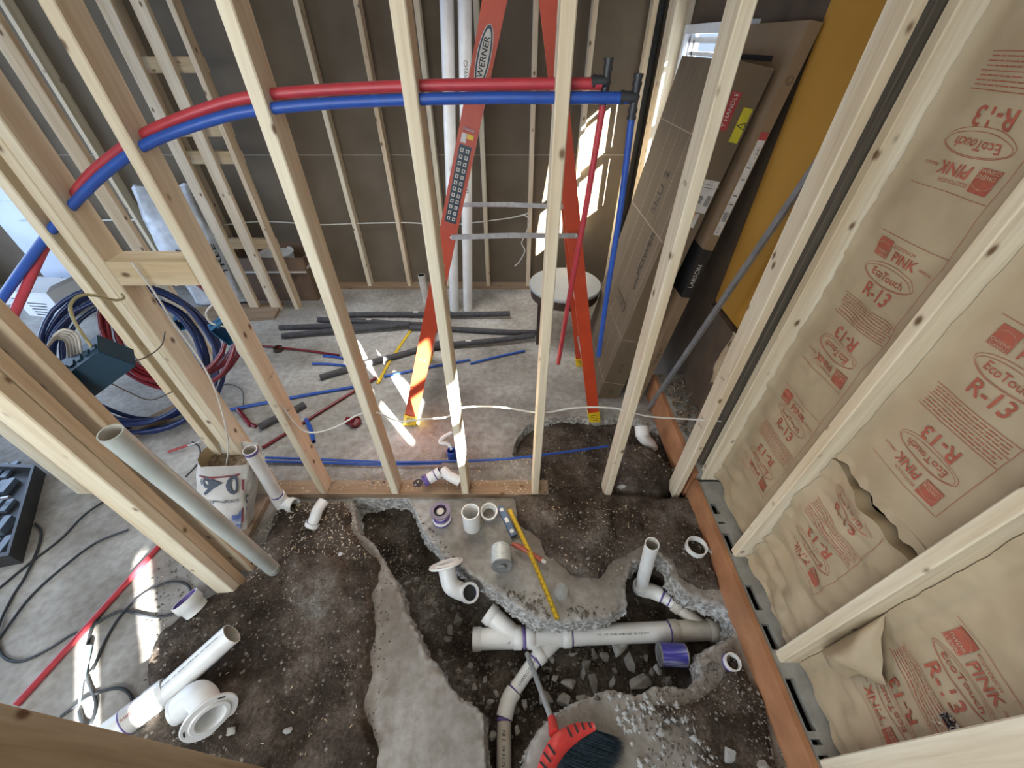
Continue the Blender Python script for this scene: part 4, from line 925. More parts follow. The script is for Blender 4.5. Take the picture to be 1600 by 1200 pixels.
# broom: bristle head standing on the broken slab, handle reaching into the trench
h0 = P3(823, 1020, -0.12); h1 = P3(863, 1126, 0.02)
t = thing('broom', 'red push broom head with dark bristles and grey handle, at the bottom of the view', 'broom', P3(905, 1180, 0.0))
m = MB(); m.tube([h0, h0+(h1-h0)*0.02, h1], [0.007, 0.0105, 0.0115], 16); m.build('handle', simple('grey_handle', (0.28, 0.30, 0.31), None, 0.35), parent=t)
M['bred'] = simple('red_plastic', (0.62, 0.055, 0.045), (0.55, 0.045, 0.04), 0.35)
ez = 0.055
hc = P3(866, 1146, ez); hl = P3(828, 1212, ez); hr = P3(924, 1136, ez)
m = MB(); m.tube([h1-(h1-h0).normalized()*0.012, h1, hc], [0.014, 0.0165, 0.020], 16)
# curved hood as a swept strip
hood = smooth_path([P3(834, 1222, ez), P3(846, 1180, ez), P3(866, 1148, ez+0.012), P3(896, 1131, ez), P3(926, 1129, ez)], 8)
lowr = smooth_path([P3(856, 1238, ez-0.012), P3(866, 1206, ez-0.012), P3(883, 1178, ez-0.012), P3(906, 1157, ez-0.012), P3(930, 1142, ez-0.012)], 8)
th_ = Vector((0, 0, 0.022)); n = len(hood); vs = []
for a_, b_ in zip(hood, lowr): vs += [a_+th_*0.5, (a_+b_)/2+th_, b_+th_*0.6, b_-th_*0.5, a_-th_*0.5]
fs = [[5*i+k, 5*i+(k+1) % 5, 5*(i+1)+(k+1) % 5, 5*(i+1)+k] for i in range(n-1) for k in range(5)]+[[0, 1, 2, 3, 4], [5*(n-1)+k for k in (4, 3, 2, 1, 0)]]
m.add(vs, fs, 0, True)
for i in range(3, n-2, 3):   # vent slots
    if abs(i-n//2) < 3: continue
    a_ = hood[i]+th_*0.75; c_ = (hood[i]+lowr[i])/2+th_*1.0; m.line(a_+(c_-a_)*0.1, c_+(c_-a_)*0.25, 0.0075, (0, 0, 1), 1, 0.003)
m.build('hood', ['bred', 'ink'], parent=t)
M['bristle'] = simple('dark_bristle', (0.016, 0.03, 0.042), (0.035, 0.055, 0.07), 0.5, 60)
m = MB(); r = random.Random(3)
tips = smooth_path([P3(880, 1270, 0.004), P3(930, 1246, 0.004), P3(962, 1212, 0.004), P3(976, 1182, 0.004), P3(974, 1160, 0.004)], 8)
for i in range(n):
    for q in range(90):
        f = (i+r.random())/n; k = min(n-2, int(f*(n-1))); u = f*(n-1)-k
        a_ = lowr[k].lerp(lowr[k+1], u)+Vector((r.uniform(-.004, .004), r.uniform(-.004, .004), r.uniform(-.01, .012))); b_ = tips[k].lerp(tips[k+1], u)+Vector((r.uniform(-.012, .012), r.uniform(-.012, .012), r.uniform(0, .022)))
        b_ = a_+(b_-a_)*r.uniform(0.86, 1.0); w_ = 0.0013; s_ = Vector((w_, 0, 0)); s2 = Vector((0, w_*0.6, w_))
        m.add([a_-s_, a_+s_, b_, a_+s2], [[0, 1, 2], [1, 3, 2], [3, 0, 2]], 0, False)
m.build('bristles', 'bristle', parent=t)['kind'] = 'stuff'
# ------------------------------------------------------------------ orange step ladder
M['orange'] = simple('orange_fibreglass', (0.53, 0.065, 0.022), (0.47, 0.055, 0.02), 0.38, 14)
M['dkred'] = simple('ladder_inner_red', (0.40, 0.05, 0.02), None, 0.5)
M['navy'] = simple('navy_badge', (0.012, 0.03, 0.05), None, 0.4)
M['yel'] = simple('yellow_plastic', (0.80, 0.55, 0.02), (0.7, 0.47, 0.02), 0.4)
LT = thing('step_ladder', 'tall orange step ladder with yellow feet standing open behind the bare front row', 'ladder', (0, 2.1, 0))
def rail(foot, top, side, name='rail', deco=None, w=0.082):
    foot = Vector(foot); top = Vector(top); d = (top-foot).normalized(); xv = Vector((1, 0, 0)); xv = (xv-d*xv.dot(d)).normalized(); yv = d.cross(xv)*-1
    if yv.y < 0: yv = -yv
    L_ = (top-foot).length; m = MB()
    def bar(x0, x1, y0, y1, mi=0):
        p = [foot+xv*x0+yv*y0, foot+xv*x1+yv*y0, foot+xv*x1+yv*y1, foot+xv*x0+yv*y1]; m.hexa(p+[q+d*L_ for q in p], mi)
    s_ = side  # flanges point away from the web
    bar(-w/2, w/2, 0, 0.004); bar(-w/2, -w/2+0.004, 0.004, 0.028*1); bar(w/2-0.004, w/2, 0.004, 0.028)
    if deco: deco(m, foot, d, xv, yv)
    m.build(name, ['orange', 'navy', 'label', 'yel', 'lred', 'ink'], parent=LT)
    f = MB(); p = []
    for (a, b_, c_) in ((-w/2-0.004, -0.006, -0.012), (w/2+0.004, -0.006, -0.012), (w/2+0.004, 0.034, -0.012), (-w/2-0.004, 0.034, -0.012)): q = foot+xv*a+yv*b_; p.append(Vector((q.x, q.y, 0.002)))
    p2 = [foot+xv*a+yv*b_+d*0.085 for (a, b_) in ((-w/2-0.004, -0.006), (w/2+0.004, -0.006), (w/2+0.004, 0.034), (-w/2-0.004, 0.034))]
    f.hexa(p+p2, 0)
    for k in range(4): q = foot+d*(0.02+0.015*k)-yv*0.007; f.line(q-xv*w*0.3, q+xv*w*0.3, 0.004, -yv, 1, 0.0008)
    f.build('foot', ['yel', 'ink'], parent=LT)
def decoN(m, ft, d, xv, yv):
    def P(s_, h): return ft+xv*s_+d*h-yv*0.0008
    c = 1.985; hh = 0.098; ww = 0.027
    el = [P(ww*math.cos(a), c+hh*math.sin(a)) for a in [2*math.pi*k/40 for k in range(40)]]; m.add(el, [list(range(40))[::-1]], 2, False)
    el = [P(ww*0.90*math.cos(a), c+hh*0.975*math.sin(a))-yv*0.0006 for a in [2*math.pi*k/40 for k in range(40)]]; m.add(el, [list(range(40))[::-1]], 1, False)
    el = [P(ww*0.68*math.cos(a), c+hh*0.86*math.sin(a))-yv*0.0012 for a in [2*math.pi*k/40 for k in range(40)]]; m.add(el, [list(range(40))[::-1]], 2, False)
    m.text('WERNER', P(0, c)-yv*0.0018, d, -xv, 0.031, 5, 0.012)
    m.rect(P(0, 1.525), xv, d, 0.052, 0.325, 1, 0.0008)
    for r_ in range(12):
        for q in (-1, 1):
            m.rect(P(q*0.012, 1.382+r_*0.026)-yv*0.0004, xv, d, 0.014, 0.015, 2, 0.001); m.rect(P(q*0.012, 1.382+r_*0.026)-yv*0.0008, xv, d, 0.006, 0.008, 5, 0.0012)
    m.rect(P(-0.014, 1.712), xv, d, 0.022, 0.035, 2, 0.001); m.rect(P(0.012, 1.722), xv, d, 0.026, 0.018, 3, 0.001); m.rect(P(0.0, 1.745), xv, d, 0.05, 0.016, 4, 0.001)
    m.text('DANGER', P(0.0, 1.745), d*0+xv, d, 0.012, 2, 0.002, lift=0.0016)
    for q in (-0.012, 0.012):
        for h in (1.15, 0.55): m.lathe(P(q, h), -yv, [(0.005, 0), (0.004, 0.002), (0.0001, 0.0025)], 10, 2)
apex = 2.42
nl, nr = (-0.690, 1.79, 0.0), (0.560, 1.82, 0.0)
rail(nl, (0.055, 1.95, apex), 1, deco=decoN); rail(nr, (0.055, 1.97, apex), 1, w=0.070)
rail((-0.690, 2.47, 0.0), (0.02, 2.27, apex), 1, w=0.082); rail((0.548, 2.42, 0.0), (0.09, 2.25, apex), 1, w=0.070)
def lp(a, b_, z): a = Vector(a); b_ = Vector(b_); return a+(b_-a)*(z/b_.z)
m = MB(); m.box((0.05, 2.11, apex+0.02), (0.26, 0.46, 0.05), ch=0.006); m.build('top_cap', 'orange', parent=LT)
for z in (0.30, 0.61, 0.91, 1.22, 1.52, 1.83, 2.13):
    a = lp(nl, (0.055, 1.95, apex), z); c = lp((-0.69, 2.47, 0), (0.02, 2.27, apex), z); m = MB(); m.box(((a.x+c.x)/2, (a.y+c.y)/2, z), (0.078, abs(c.y-a.y)-0.01, 0.012)); m.box(((a.x+c.x)/2-0.037, (a.y+c.y)/2, z-0.015), (0.004, abs(c.y-a.y)-0.01, 0.03)); m.build('step', 'alu', parent=LT)
for z in (0.30, 0.70, 1.10, 1.62, 1.9):
    a = lp(nr, (0.055, 1.97, apex), z); c = lp((0.548, 2.42, 0), (0.09, 2.25, apex), z); m = MB(); m.box(((a.x+c.x)/2, (a.y+c.y)/2, z), (0.028, abs(c.y-a.y)-0.01, 0.022)); m.build('rear_brace', 'alu', parent=LT)
for (za, Yo, Fa, Fb, A_, B_) in ((1.235, -0.008, (0.055, 1.95, apex), (0.055, 1.97, apex), nl, nr), (1.235, -0.008, (0.02, 2.27, apex), (0.09, 2.25, apex), (-0.69, 2.47, 0), (0.548, 2.42, 0))):
    a = lp(A_, Fa, za); c = lp(B_, Fb, za); m = MB(); mid = (a+c)/2+Vector((0.0, 0, 0.006))
    for p, q in ((a+Vector((0.02, Yo, 0)), mid+Vector((0.02, Yo, 0))), (mid+Vector((-0.02, Yo-0.004, 0)), c+Vector((0.01, Yo-0.004, 0)))):
        dv = (q-p).normalized(); up_ = Vector((0, 0, 1)); m.box((p+q)/2, ((q-p).length, 0.004, 0.024), rot=dv.to_track_quat('X', 'Z').to_matrix())
        for e in (p, q): m.lathe(e+Vector((0, -0.003, 0)), (0, -1, 0), [(0.007, 0), (0.006, 0.004), (0.0001, 0.005)], 10)
    m.build('spreader', 'alu', parent=LT)

# ------------------------------------------------------------------ red and blue supply hoses through the studs
M['redp'] = simple('red_pex', (0.48, 0.045, 0.06), (0.41, 0.04, 0.055), 0.4, 25)
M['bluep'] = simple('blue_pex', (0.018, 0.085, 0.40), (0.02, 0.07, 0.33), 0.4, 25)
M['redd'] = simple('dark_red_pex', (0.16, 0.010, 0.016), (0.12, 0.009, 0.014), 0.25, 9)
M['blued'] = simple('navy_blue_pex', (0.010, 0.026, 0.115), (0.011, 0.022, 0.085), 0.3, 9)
M['romex'] = simple('white_cable', (0.72, 0.70, 0.64), None, 0.5)
def hose(name, lab, pts, r, mat_, cat, parts=None, n=8, group=None, seg=14):
    m = MB(); m.tube(smooth_path(pts, n), r, seg); return tag(m.build(name, mat_, origin=pts[0]), lab, cat, group)
rpts = [at(940, 131, Y=1.285), at(870, 131, Y=1.285), at(760, 132, Y=1.285), at(655, 134, Y=1.285), at(540, 139, Y=1.285), at(430, 147, Y=1.285), at(350, 161, Y=1.285), at(245, 200, Y=1.285), at(180, 240, Y=1.29), at(125, 292, Y=1.29), at(70, 385, Y=1.27), at(38, 455, Y=1.24), at(-10, 560, Y=1.22)]
bpts = [at(982, 153, Y=1.262), at(870, 153, Y=1.262), at(760, 153, Y=1.262), at(660, 155, Y=1.262), at(540, 160, Y=1.262), at(430, 169, Y=1.262), at(350, 182, Y=1.262), at(245, 218, Y=1.262), at(185, 254, Y=1.262), at(130, 303, Y=1.262), at(70, 373, Y=1.25), at(6, 462, Y=1.22), at(-60, 560, Y=1.2)]
hose('supply_hose', 'thick red hose running through the bare front row above its blue twin', rpts, 0.0138, 'redp', 'hose')
hose('supply_hose', 'thick blue hose running through the bare front row below its red twin', bpts, 0.0138, 'bluep', 'hose')
def teeset(x_px, y_px, Y, col, bot, lab, r=0.0095):
    c = at(x_px, y_px, Y=Y); t = thing('riser_hose', lab, 'hose', c)
    m = MB(); m.tube(smooth_path([c+Vector((0, 0, -0.035)), c+(bot-c)*0.33+Vector((0.004, 0, 0)), c+(bot-c)*0.66, bot], 8), r, 12); m.build('hose', col, parent=t)
    m = MB(); m.tube([c+Vector((0, 0, 0.045)), c+Vector((0, 0, -0.045))], 0.0105, 14)
    for dz in (0.045, 0.028, -0.028, -0.045, 0.0): m.tube([c+Vector((0, 0, dz-0.004)), c+Vector((0, 0, dz+0.004))], 0.0125, 14)
    m.tube([c, c+Vector((-0.040, 0, 0))], 0.0145, 14); m.tube([c+Vector((-0.030, 0, 0)), c+Vector((-0.036, 0, 0))], 0.0165, 14); m.build('tee_fitting', 'black', parent=t)
teeset(947, 128, 1.285, 'redp', at(872, 568, Y=1.36), 'thin red pipe hanging from a black tee at the end of the red hose')
teeset(992, 152, 1.262, 'bluep', at(935, 556, Y=1.28), 'thin blue pipe hanging from a black tee at the end of the blue hose')

# white cable strung through the front row
hose('white_cable', 'white electrical cable strung across the bare front row above the soil', [at(x, y, Y=yy) for x, y, yy in ((398, 560, 1.30), (440, 632, 1.26), (468, 668, 1.27), (490, 676, 1.28), (525, 667, 1.28), (562, 647, 1.28), (590, 645, 1.28), (622, 658, 1.28), (660, 655, 1.28), (700, 651, 1.28), (722, 637, 1.28), (780, 636, 1.28), (845, 645, 1.28), (900, 637, 1.28), (962, 638, 1.28), (1010, 650, 1.28), (1060, 654, 1.28), (1100, 656, 1.27), (1126, 658, 1.29))], 0.0042, 'romex', 'cable', n=6, seg=8)
hose('white_cable', 'thin white cable looping down from the wood block to the white concrete bag', [at(x, y, Y=yy) for x, y, yy in ((206, 410, 1.22), (240, 455, 1.22), (275, 510, 1.22), (312, 562, 1.22), (340, 620, 1.20), (356, 690, 1.18), (350, 740, 1.14), (330, 790, 1.08))], 0.0035, 'romex', 'cable', n=6, seg=8)
hose('white_cable', 'white cable running along the brown back wall through the studs', [at(x, y, Y=3.74) for x, y in ((30, 345), (160, 344), (220, 344), (330, 352), (410, 346), (500, 351), (560, 349), (640, 348), (690, 352), (740, 348), (800, 340), (830, 332))], 0.006, 'romex', 'cable', n=4, seg=6)
hose('hanging_cable', 'loose cable loop with dark connector hanging beside the stool', [at(x, y, Y=3.66) for x, y in ((818, 335), (828, 345), (820, 368), (815, 380), (820, 392), (812, 408), (804, 416))], 0.005, 'romex', 'cable', n=5, seg=6)
# tall white pipes at the back
for px0, px1, lab in ((698, 710, 'left one of the two tall white pipes standing by the back wall'), (726, 731, 'right one of the two tall white pipes standing by the back wall')):
    a = at(px1, 484, Z=0.0); m = MB(); c = at(px0, 2, Y=a.y); c = a+(c-a)*(2.5/c.z)
    m.pipe([a, c], 0.043, 0.005, mi=0); 
    if px0 == 726: text_along(m, c, a, 0.043, 'CHARLOTTE  PVC 1120  SCH 40  4 IN  ASTM D 2665', 0.035, 2, side=Vector((0.1, -1, 0)), frac=0.42)
    tag(m.build('standpipe', PV, origin=a), lab, 'pipe')
m = MB(); a = at(672, 455, Z=0); m.pipe([Vector((a.x, 3.45, 0.0)), Vector((a.x-0.01, 3.45, 0.28))], 0.035, 0.004, mi=3, inner=2)
tag(m.build('grey_conduit', PV, origin=(a.x, 3.45, 0)), 'short grey pipe standing behind the left orange rail', 'pipe')

# stool
c = at(893, 442, Z=0.50); c.x -= 0.05
t = thing('stool', 'round low table with pale grey top and dark legs behind the rear ladder rail', 'stool', (c.x, c.y, 0))
m = MB(); m.lathe((c.x, c.y, 0.47), (0, 0, 1), [(0.0001, 0), (0.275, 0), (0.285, 0.008), (0.285, 0.022), (0.278, 0.03), (0.0001, 0.032)], 48); m.build('top', simple('pale_grey_top', (0.34, 0.36, 0.36), (0.30, 0.32, 0.32), 0.5, 4), parent=t)
M['darkwood'] = simple('dark_wood', (0.05, 0.03, 0.02), None, 0.5)
m = MB(); m.lathe((c.x, c.y, 0.40), (0, 0, 1), [(0.25, 0), (0.27, 0), (0.27, 0.07), (0.25, 0.07)], 40); m.build('apron', 'darkwood', parent=t)
for k in range(4):
    a = k*math.pi/2+0.55; m = MB(); m.box((c.x+0.235*math.cos(a), c.y+0.235*math.sin(a), 0.235), (0.035, 0.035, 0.47), rot=None); m.build('leg', 'darkwood', parent=t)

# dark foam tubes and pipe offcuts on the floor
M['foam'] = simple('dark_foam', (0.050, 0.048, 0.052), (0.075, 0.072, 0.078), 0.9, 30, bmp=0.3)
FT = [((437, 512), (620, 508), 'lowest left dark foam tube end, long one under the others'), ((441, 525), (640, 506), 'long dark foam tube starting farthest left on the floor'), ((497, 499), (690, 508), 'dark foam tube with a small white tag, above the far left ones'),
      ((545, 492), (797, 490), 'topmost dark foam tube, reaching right behind the white pipes'), ((640, 512), (838, 520), 'dark foam tube crossing behind the left ladder foot'), ((655, 545), (835, 524), 'dark foam tube slanting up to the right toward the stool'),
      ((500, 590), (690, 535), 'dark foam tube slanting past the sunlit floor patch'), ((405, 668), (476, 632), 'short dark foam piece between the second bare stud and the corner post')]
for k, ((x0, y0), (x1, y1), lab) in enumerate(FT):
    a = P3(x0, y0, 0.022+0.004*(k % 3)); c = P3(x1, y1, 0.022+0.030*(k % 2)*(k < 6)); t = thing('foam_tube', lab, 'foam tube', a); m = MB()
    m.pipe(smooth_path([a, a+(c-a)*.3+Vector((0, 0.006, 0)), a+(c-a)*.7-Vector((0, 0.008, 0)), c], 5), 0.024, 0.013, n=16, inner=1); m.build('tube', ['foam', 'ink'], parent=t)
    if k in (2, 3, 5): m = MB(); q = a+(c-a)*0.42; m.box(q+Vector((0, 0, 0.0255)), (0.045, 0.02, 0.002)); m.build('tag', 'label', parent=t)
OFF = [((488, 568), (545, 572), 'bluep', 'short blue pipe offcut lying left of the sunlit patch', 'pipe_offcut'), ((505, 556), (536, 560), 'bluep', 'faint short blue pipe piece beside the dark coupling', 'pipe_offcut'), ((735, 568), (820, 548), 'bluep', 'blue pipe length lying behind the third bare stud', 'pipe_offcut'),
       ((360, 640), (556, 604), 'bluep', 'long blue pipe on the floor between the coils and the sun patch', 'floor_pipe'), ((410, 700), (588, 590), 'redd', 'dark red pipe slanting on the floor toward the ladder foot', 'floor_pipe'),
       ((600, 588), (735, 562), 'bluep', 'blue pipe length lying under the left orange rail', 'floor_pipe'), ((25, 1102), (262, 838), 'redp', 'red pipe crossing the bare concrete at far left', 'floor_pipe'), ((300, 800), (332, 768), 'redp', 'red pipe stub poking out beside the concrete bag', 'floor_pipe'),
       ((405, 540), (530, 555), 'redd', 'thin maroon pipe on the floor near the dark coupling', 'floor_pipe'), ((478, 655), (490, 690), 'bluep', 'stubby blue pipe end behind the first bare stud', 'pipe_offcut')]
for (x0, y0), (x1, y1), mt, lab, nm in OFF:
    a = P3(x0, y0, 0.013); c = P3(x1, y1, 0.013); m = MB(); r_ = 0.013 if 'crossing' in lab or 'stubby' in lab else (0.011 if 'long' in lab or 'slanting' in lab else 0.009)
    m.pipe(smooth_path([a, (a+c)/2+Vector((0.004, 0.008, 0)), c], 6), r_, 0.003, n=12, inner=1); tag(m.build(nm, [mt, 'ink'], origin=a), lab, 'pipe')
hose('blue_supply_pipe', 'blue pipe running low across the soil behind the bare front row', [at(*q) if 0 else P3(*q) for q in ((415, 715, 0.03), (500, 718, 0.03), (600, 722, 0.035), (700, 721, 0.05), (790, 717, 0.06), (870, 708, 0.05), (950, 697, 0.02))], 0.0075, 'bluep', 'pipe', seg=10)
hose('blue_supply_pipe', 'second blue pipe lying close along the first, ending near the third stud', [P3(*q) for q in ((415, 721, 0.02), (500, 723, 0.02), (600, 726, 0.02), (690, 724, 0.03))], 0.0075, 'bluep', 'pipe', seg=10)
c = P3(436, 548, 0.0); loose_ring('dark_coupling', 'small dark round coupling alone on the floor left of the foam tubes', c, (0, 0, 1), 0.036, 0.035, wall=0.006, mats=['darkwood', 'ink', 'ink', 'ink'])
c = P3(556, 662, 0.0); m = MB(); m.lathe(c, (0.1, -0.2, 1), [(0.040, 0), (0.040, 0.035), (0.030, 0.04), (0.03, 0.03), (0.0001, 0.03)], 24); m.tube([c+Vector((0, 0, 0.02)), c+Vector((-0.06, 0.01, 0.02))], 0.026, 16)
tag(m.build('test_plug', 'redd', origin=c), 'dark red plastic test cap on the floor right of the first bare stud', 'cap')
blade('tape_blade', 'yellow tape measure blade lying on the floor by the sunlit patch', [P3(645, 512, 0.004), P3(622, 545, 0.004), P3(606, 570, 0.006), P3(590, 600, 0.004)], 0.025, ticks=0.05)
c = P3(700, 690, 0.0); t = thing('pipe_trap', 'small bent white tube with a blue cup behind the third bare stud', 'fitting', c)
m = MB(); m.pipe(smooth_path([at(706, 676, Z=0.12), at(692, 684, Z=0.11), at(688, 692, Z=0.09), at(700, 694, Z=0.08), at(706, 702, Z=0.05)], 6), 0.012, 0.003); m.build('tube', 'pvc', parent=t)
c = P3(707, 715, 0.0); m = MB(); m.lathe(c, (0, 0, 1), [(0.028, 0), (0.028, 0.07), (0.024, 0.07), (0.024, 0.01), (0.0001, 0.01)], 22); m.build('cup', 'bluep', parent=t)

# ------------------------------------------------------------------ left side
def boxthing(name, lab, cat, c, d, rz, mat_): b = MB(); b.box((0, 0, d[2]/2), d, ch=0.002); o = b.build(name, mat_); o.location = c; o.rotation_euler = (0, 0, rz); return tag(o, lab, cat)
# pale blue door leaf in the back wall at far left
b = MB(); b.box((-4.62, 3.775, 1.05), (0.42, 0.035, 2.1), ch=0.003); b.box((-4.62, 3.755, 1.5), (0.28, 0.01, 0.8)); b.box((-4.62, 3.755, 0.5), (0.28, 0.01, 0.7))
o = b.build('door_1', simple('pale_blue_white_door', (0.66, 0.72, 0.84), None, 0.5, 3)); struct(o)
# open cardboard box with a bucket
c = P3(443, 468, 0.0); M['card2'] = simple('brown_box', (0.18, 0.115, 0.072), (0.155, 0.10, 0.062), 0.75, 9)
t = thing('open_carton', 'open brown cardboard box with a white strap standing by the back wall', 'carton', c)
x0, x1 = at(392, 468, Z=0).x, at(497, 470, Z=0).x; y0 = c.y-0.02; y1 = y0+0.32; hh = 0.44
m = MB()
for cc_, dd_ in ((((x0+x1)/2, y0, hh/2), (x1-x0, 0.008, hh)), (((x0+x1)/2, y1, hh/2), (x1-x0, 0.008, hh)), ((x0, (y0+y1)/2, hh/2), (0.008, y1-y0, hh)), ((x1, (y0+y1)/2, hh/2), (0.008, y1-y0, hh)), (((x0+x1)/2, (y0+y1)/2, 0.005), (x1-x0, y1-y0, 0.01))): m.box(cc_, dd_)
m.build('body', 'card2', parent=t)
m = MB()
m.add([(x0, y0, hh), (x1, y0, hh), (x1, y0-0.03, hh-0.12), (x0, y0-0.03, hh-0.12)], [[0, 3, 2, 1]], 0); m.add([(x1, y0, hh), (x1, y1, hh), (x1+0.10, y1, hh+0.04), (x1+0.10, y0, hh+0.04)], [[0, 3, 2, 1]], 0); m.add([(x0, y1, hh), (x1, y1, hh), (x1, y1+0.02, hh+0.14), (x0, y1+0.02, hh+0.14)], [[0, 1, 2, 3]], 0)
m.build('flap', 'card2', parent=t)
m = MB(); m.box(((x0+x1)/2, y0-0.034, hh-0.125), (x1-x0+0.01, 0.006, 0.016)); m.box((x1+0.006, (y0+y1)/2, hh-0.10), (0.005, y1-y0, 0.016)); m.build('strap', 'label', parent=t)
bc = Vector(((x0+x1)/2+0.0, (y0+y1)/2+0.02, 0.02)); t2 = thing('bucket', 'white round bucket inside the open cardboard box', 'bucket', bc)
m = MB(); m.lathe(bc, (0, 0, 1), [(0.12, 0), (0.15, 0.38), (0.158, 0.385), (0.158, 0.40), (0.146, 0.40), (0.143, 0.385), (0.0001, 0.385)], 36); m.build('pail', 'white', parent=t2)
# sacks of insulation
def sack(name, lab, base, w, d, h, rz, mats, deco=None, lean_=(0, 0), puff=0.25, seed=1, openm=False):
    r = random.Random(seed); m = MB(); nu, nv = 36, 22; base = Vector(base); vs = []
    cz, sz = math.cos(rz), math.sin(rz)
    def pos(u, v):
        a = 2*math.pi*u; ex = 0.45; ca, sa = math.cos(a), math.sin(a); px_ = math.copysign(abs(ca)**ex, ca)*w/2; py_ = math.copysign(abs(sa)**ex, sa)*d/2
        f = 1-0.10*math.cos(2*math.pi*v)*puff*2
        flat = 1-0.75*max(0, (v-0.8)/0.2) if not openm else 1+0.06*math.sin(3*a)*v
        k = 1+0.03*math.sin(5*a+9*v+seed)+0.02*math.sin(11*a-14*v)
        x = px_*f*k; y = py_*f*k*flat; z = h*v*(1+(0.02*math.sin(4*a+seed) if v > 0.9 else 0))
        x += lean_[0]*v; y += lean_[1]*v
        return base+Vector((x*cz-y*sz, x*sz+y*cz, z))
    for j in range(nv+1):
        for i in range(nu): vs.append(pos(i/nu, j/nv))
    m.add(vs, [[j*nu+i, j*nu+(i+1) % nu, (j+1)*nu+(i+1) % nu, (j+1)*nu+i] for j in range(nv) for i in range(nu)], 0, True)
    m.add(vs[:nu], [list(range(nu))[::-1]], 0, False)
    if openm:
        dn = [p*1.0 for p in vs[nv*nu:]]; cen = sum(dn, Vector())/nu; dn = [cen+(p-cen)*0.94-Vector((0, 0, 0.06)) for p in dn]; m.add(vs[nv*nu:]+dn, [[i, nu+i, nu+(i+1) % nu, (i+1) % nu] for i in range(nu)], 2, True); m.add(dn, [list(range(nu))], 1, False)
    else: m.add(vs[nv*nu:], [list(range(nu))], 0, False)
    if deco: deco(m, pos)
    o = m.build(name, mats, origin=base); return tag(o, lab, 'bag')
M['plasticbag'] = simple('milky_plastic', (0.62, 0.64, 0.66), (0.42, 0.43, 0.44), 0.28, 14, bmp=0.8, det=8)
def deco_is(m, pos):
    for k, tx in enumerate(('TREE', 'LEAN', 'MIX')):
        u0 = 0.70+0.10*k
        vs, fs = text_geo(tx, 0.12, 0.01, 'CENTER'); m.add([pos(0.80-y_/1.3-0.05*k+0.07, 0.42+x_/0.95)+Vector((0, -0.004, 0)) for x_, y_ in vs], fs, 1, False)
c = P3(340, 480, 0.0)
sack('insulation_bag', 'large crumpled milky plastic bag with black lettering standing behind the ladder-like framing', (c.x+0.02, c.y+0.12, 0.032), 0.50, 0.24, 0.98, 0.10, ['plasticbag', 'ink'], deco_is, (-0.12, 0.14), seed=4)
boxthing('floor_tray', 'low pale board on the floor under the milky plastic bag', 'board', (c.x+0.22, c.y-0.14, 0), (0.85, 0.30, 0.03), 0.15, 'plate')
m = MB(); c2 = P3(340, 385, 0.7); m.box(c2, (0.16, 0.03, 0.05), rot=Matrix.Rotation(0.6, 3, 'Y'), mi=0); m.box(c2+Vector((0.06, 0, -0.05)), (0.09, 0.03, 0.05), rot=Matrix.Rotation(0.6, 3, 'Y'), mi=1)
# white boxes at far left
c = P3(72, 492, 0.0)
def carton_white(c, d, rz, lab):
    t = thing('white_carton', lab, 'carton', c, rot=None); m = MB(); Rz = Matrix.Rotation(rz, 3, 'Z'); c = Vector(c)
    m.box(c+Vector((0, 0, d[2]/2)), d, rot=Rz)
    for k in range(5): m.line(c+Rz @ Vector((-0.10, -d[1]/2-0.001, d[2]*0.55-0.03*k)), c+Rz @ Vector((0.10-0.02*(k % 3), -d[1]/2-0.001, d[2]*0.55-0.03*k)), 0.010, Rz @ Vector((0, -1, 0)), 1, 0.001)
    m.build('body', ['white', 'ink'], parent=t); m = MB(); e = c+Vector((0, 0, d[2]))
    m.add([e+Rz @ Vector((-d[0]/2, -d[1]/2, 0)), e+Rz @ Vector((d[0]/2, -d[1]/2, 0)), e+Rz @ Vector((d[0]/2+0.02, -d[1]/2-0.10, 0.06)), e+Rz @ Vector((-d[0]/2, -d[1]/2-0.10, 0.06))], [[0, 3, 2, 1]])
    m.add([e+Rz @ Vector((d[0]/2, -d[1]/2, 0)), e+Rz @ Vector((d[0]/2, d[1]/2, 0)), e+Rz @ Vector((d[0]/2+0.10, d[1]/2, 0.07)), e+Rz @ Vector((d[0]/2+0.10, -d[1]/2, 0.07))], [[0, 3, 2, 1]])
    m.build('flap', 'white', parent=t)
carton_white((c.x+0.08, c.y+0.10, 0), (0.40, 0.28, 0.26), -0.12, 'white printed carton on the bluish floor at far left, open flaps'); carton_white((c.x-0.36, c.y+0.30, 0), (0.42, 0.2, 0.12), 0.05, 'low white carton behind the printed one at far left')

# pipe coils
def coil(lab, c, rad, n, r, mat_, nrm, spread, a0=0, a1=2*math.pi, seed=0):
    c = Vector(c); nrm = Vector(nrm).normalized(); e = nrm.cross(Vector((0, 0, 1))).normalized(); g = nrm.cross(e); rr = random.Random(seed); pts = []
    tot = int(n*36)
    for k in range(tot+1):
        a = a0+(a1-a0)*k/36.0 if False else a0+2*math.pi*k/36.0; w_ = rr.uniform(-0.003, 0.003)
        loop = k/36.0; R_ = rad+0.045*math.sin(loop*2.1+seed)+0.006*math.sin(a*3+loop)+w_; off = nrm*(spread*(math.sin(loop*1.7+seed)*0.5)+0.012*math.sin(a*2+loop))
        pts.append(c+e*(R_*math.cos(a))+g*(R_*math.sin(a))+off)
    t = thing('pipe_coil', lab, 'pipe coil', (c.x, c.y, 0)); m = MB(); m.tube(pts, r, 10); m.build('coil', mat_, parent=t)
    m = MB()
    for a in (0.9, 3.6): q = c+e*(rad*math.cos(a))+g*(rad*math.sin(a)); m.tube([q+nrm*0.07, q-nrm*0.07], [0.03, 0.03], 12)
    return t
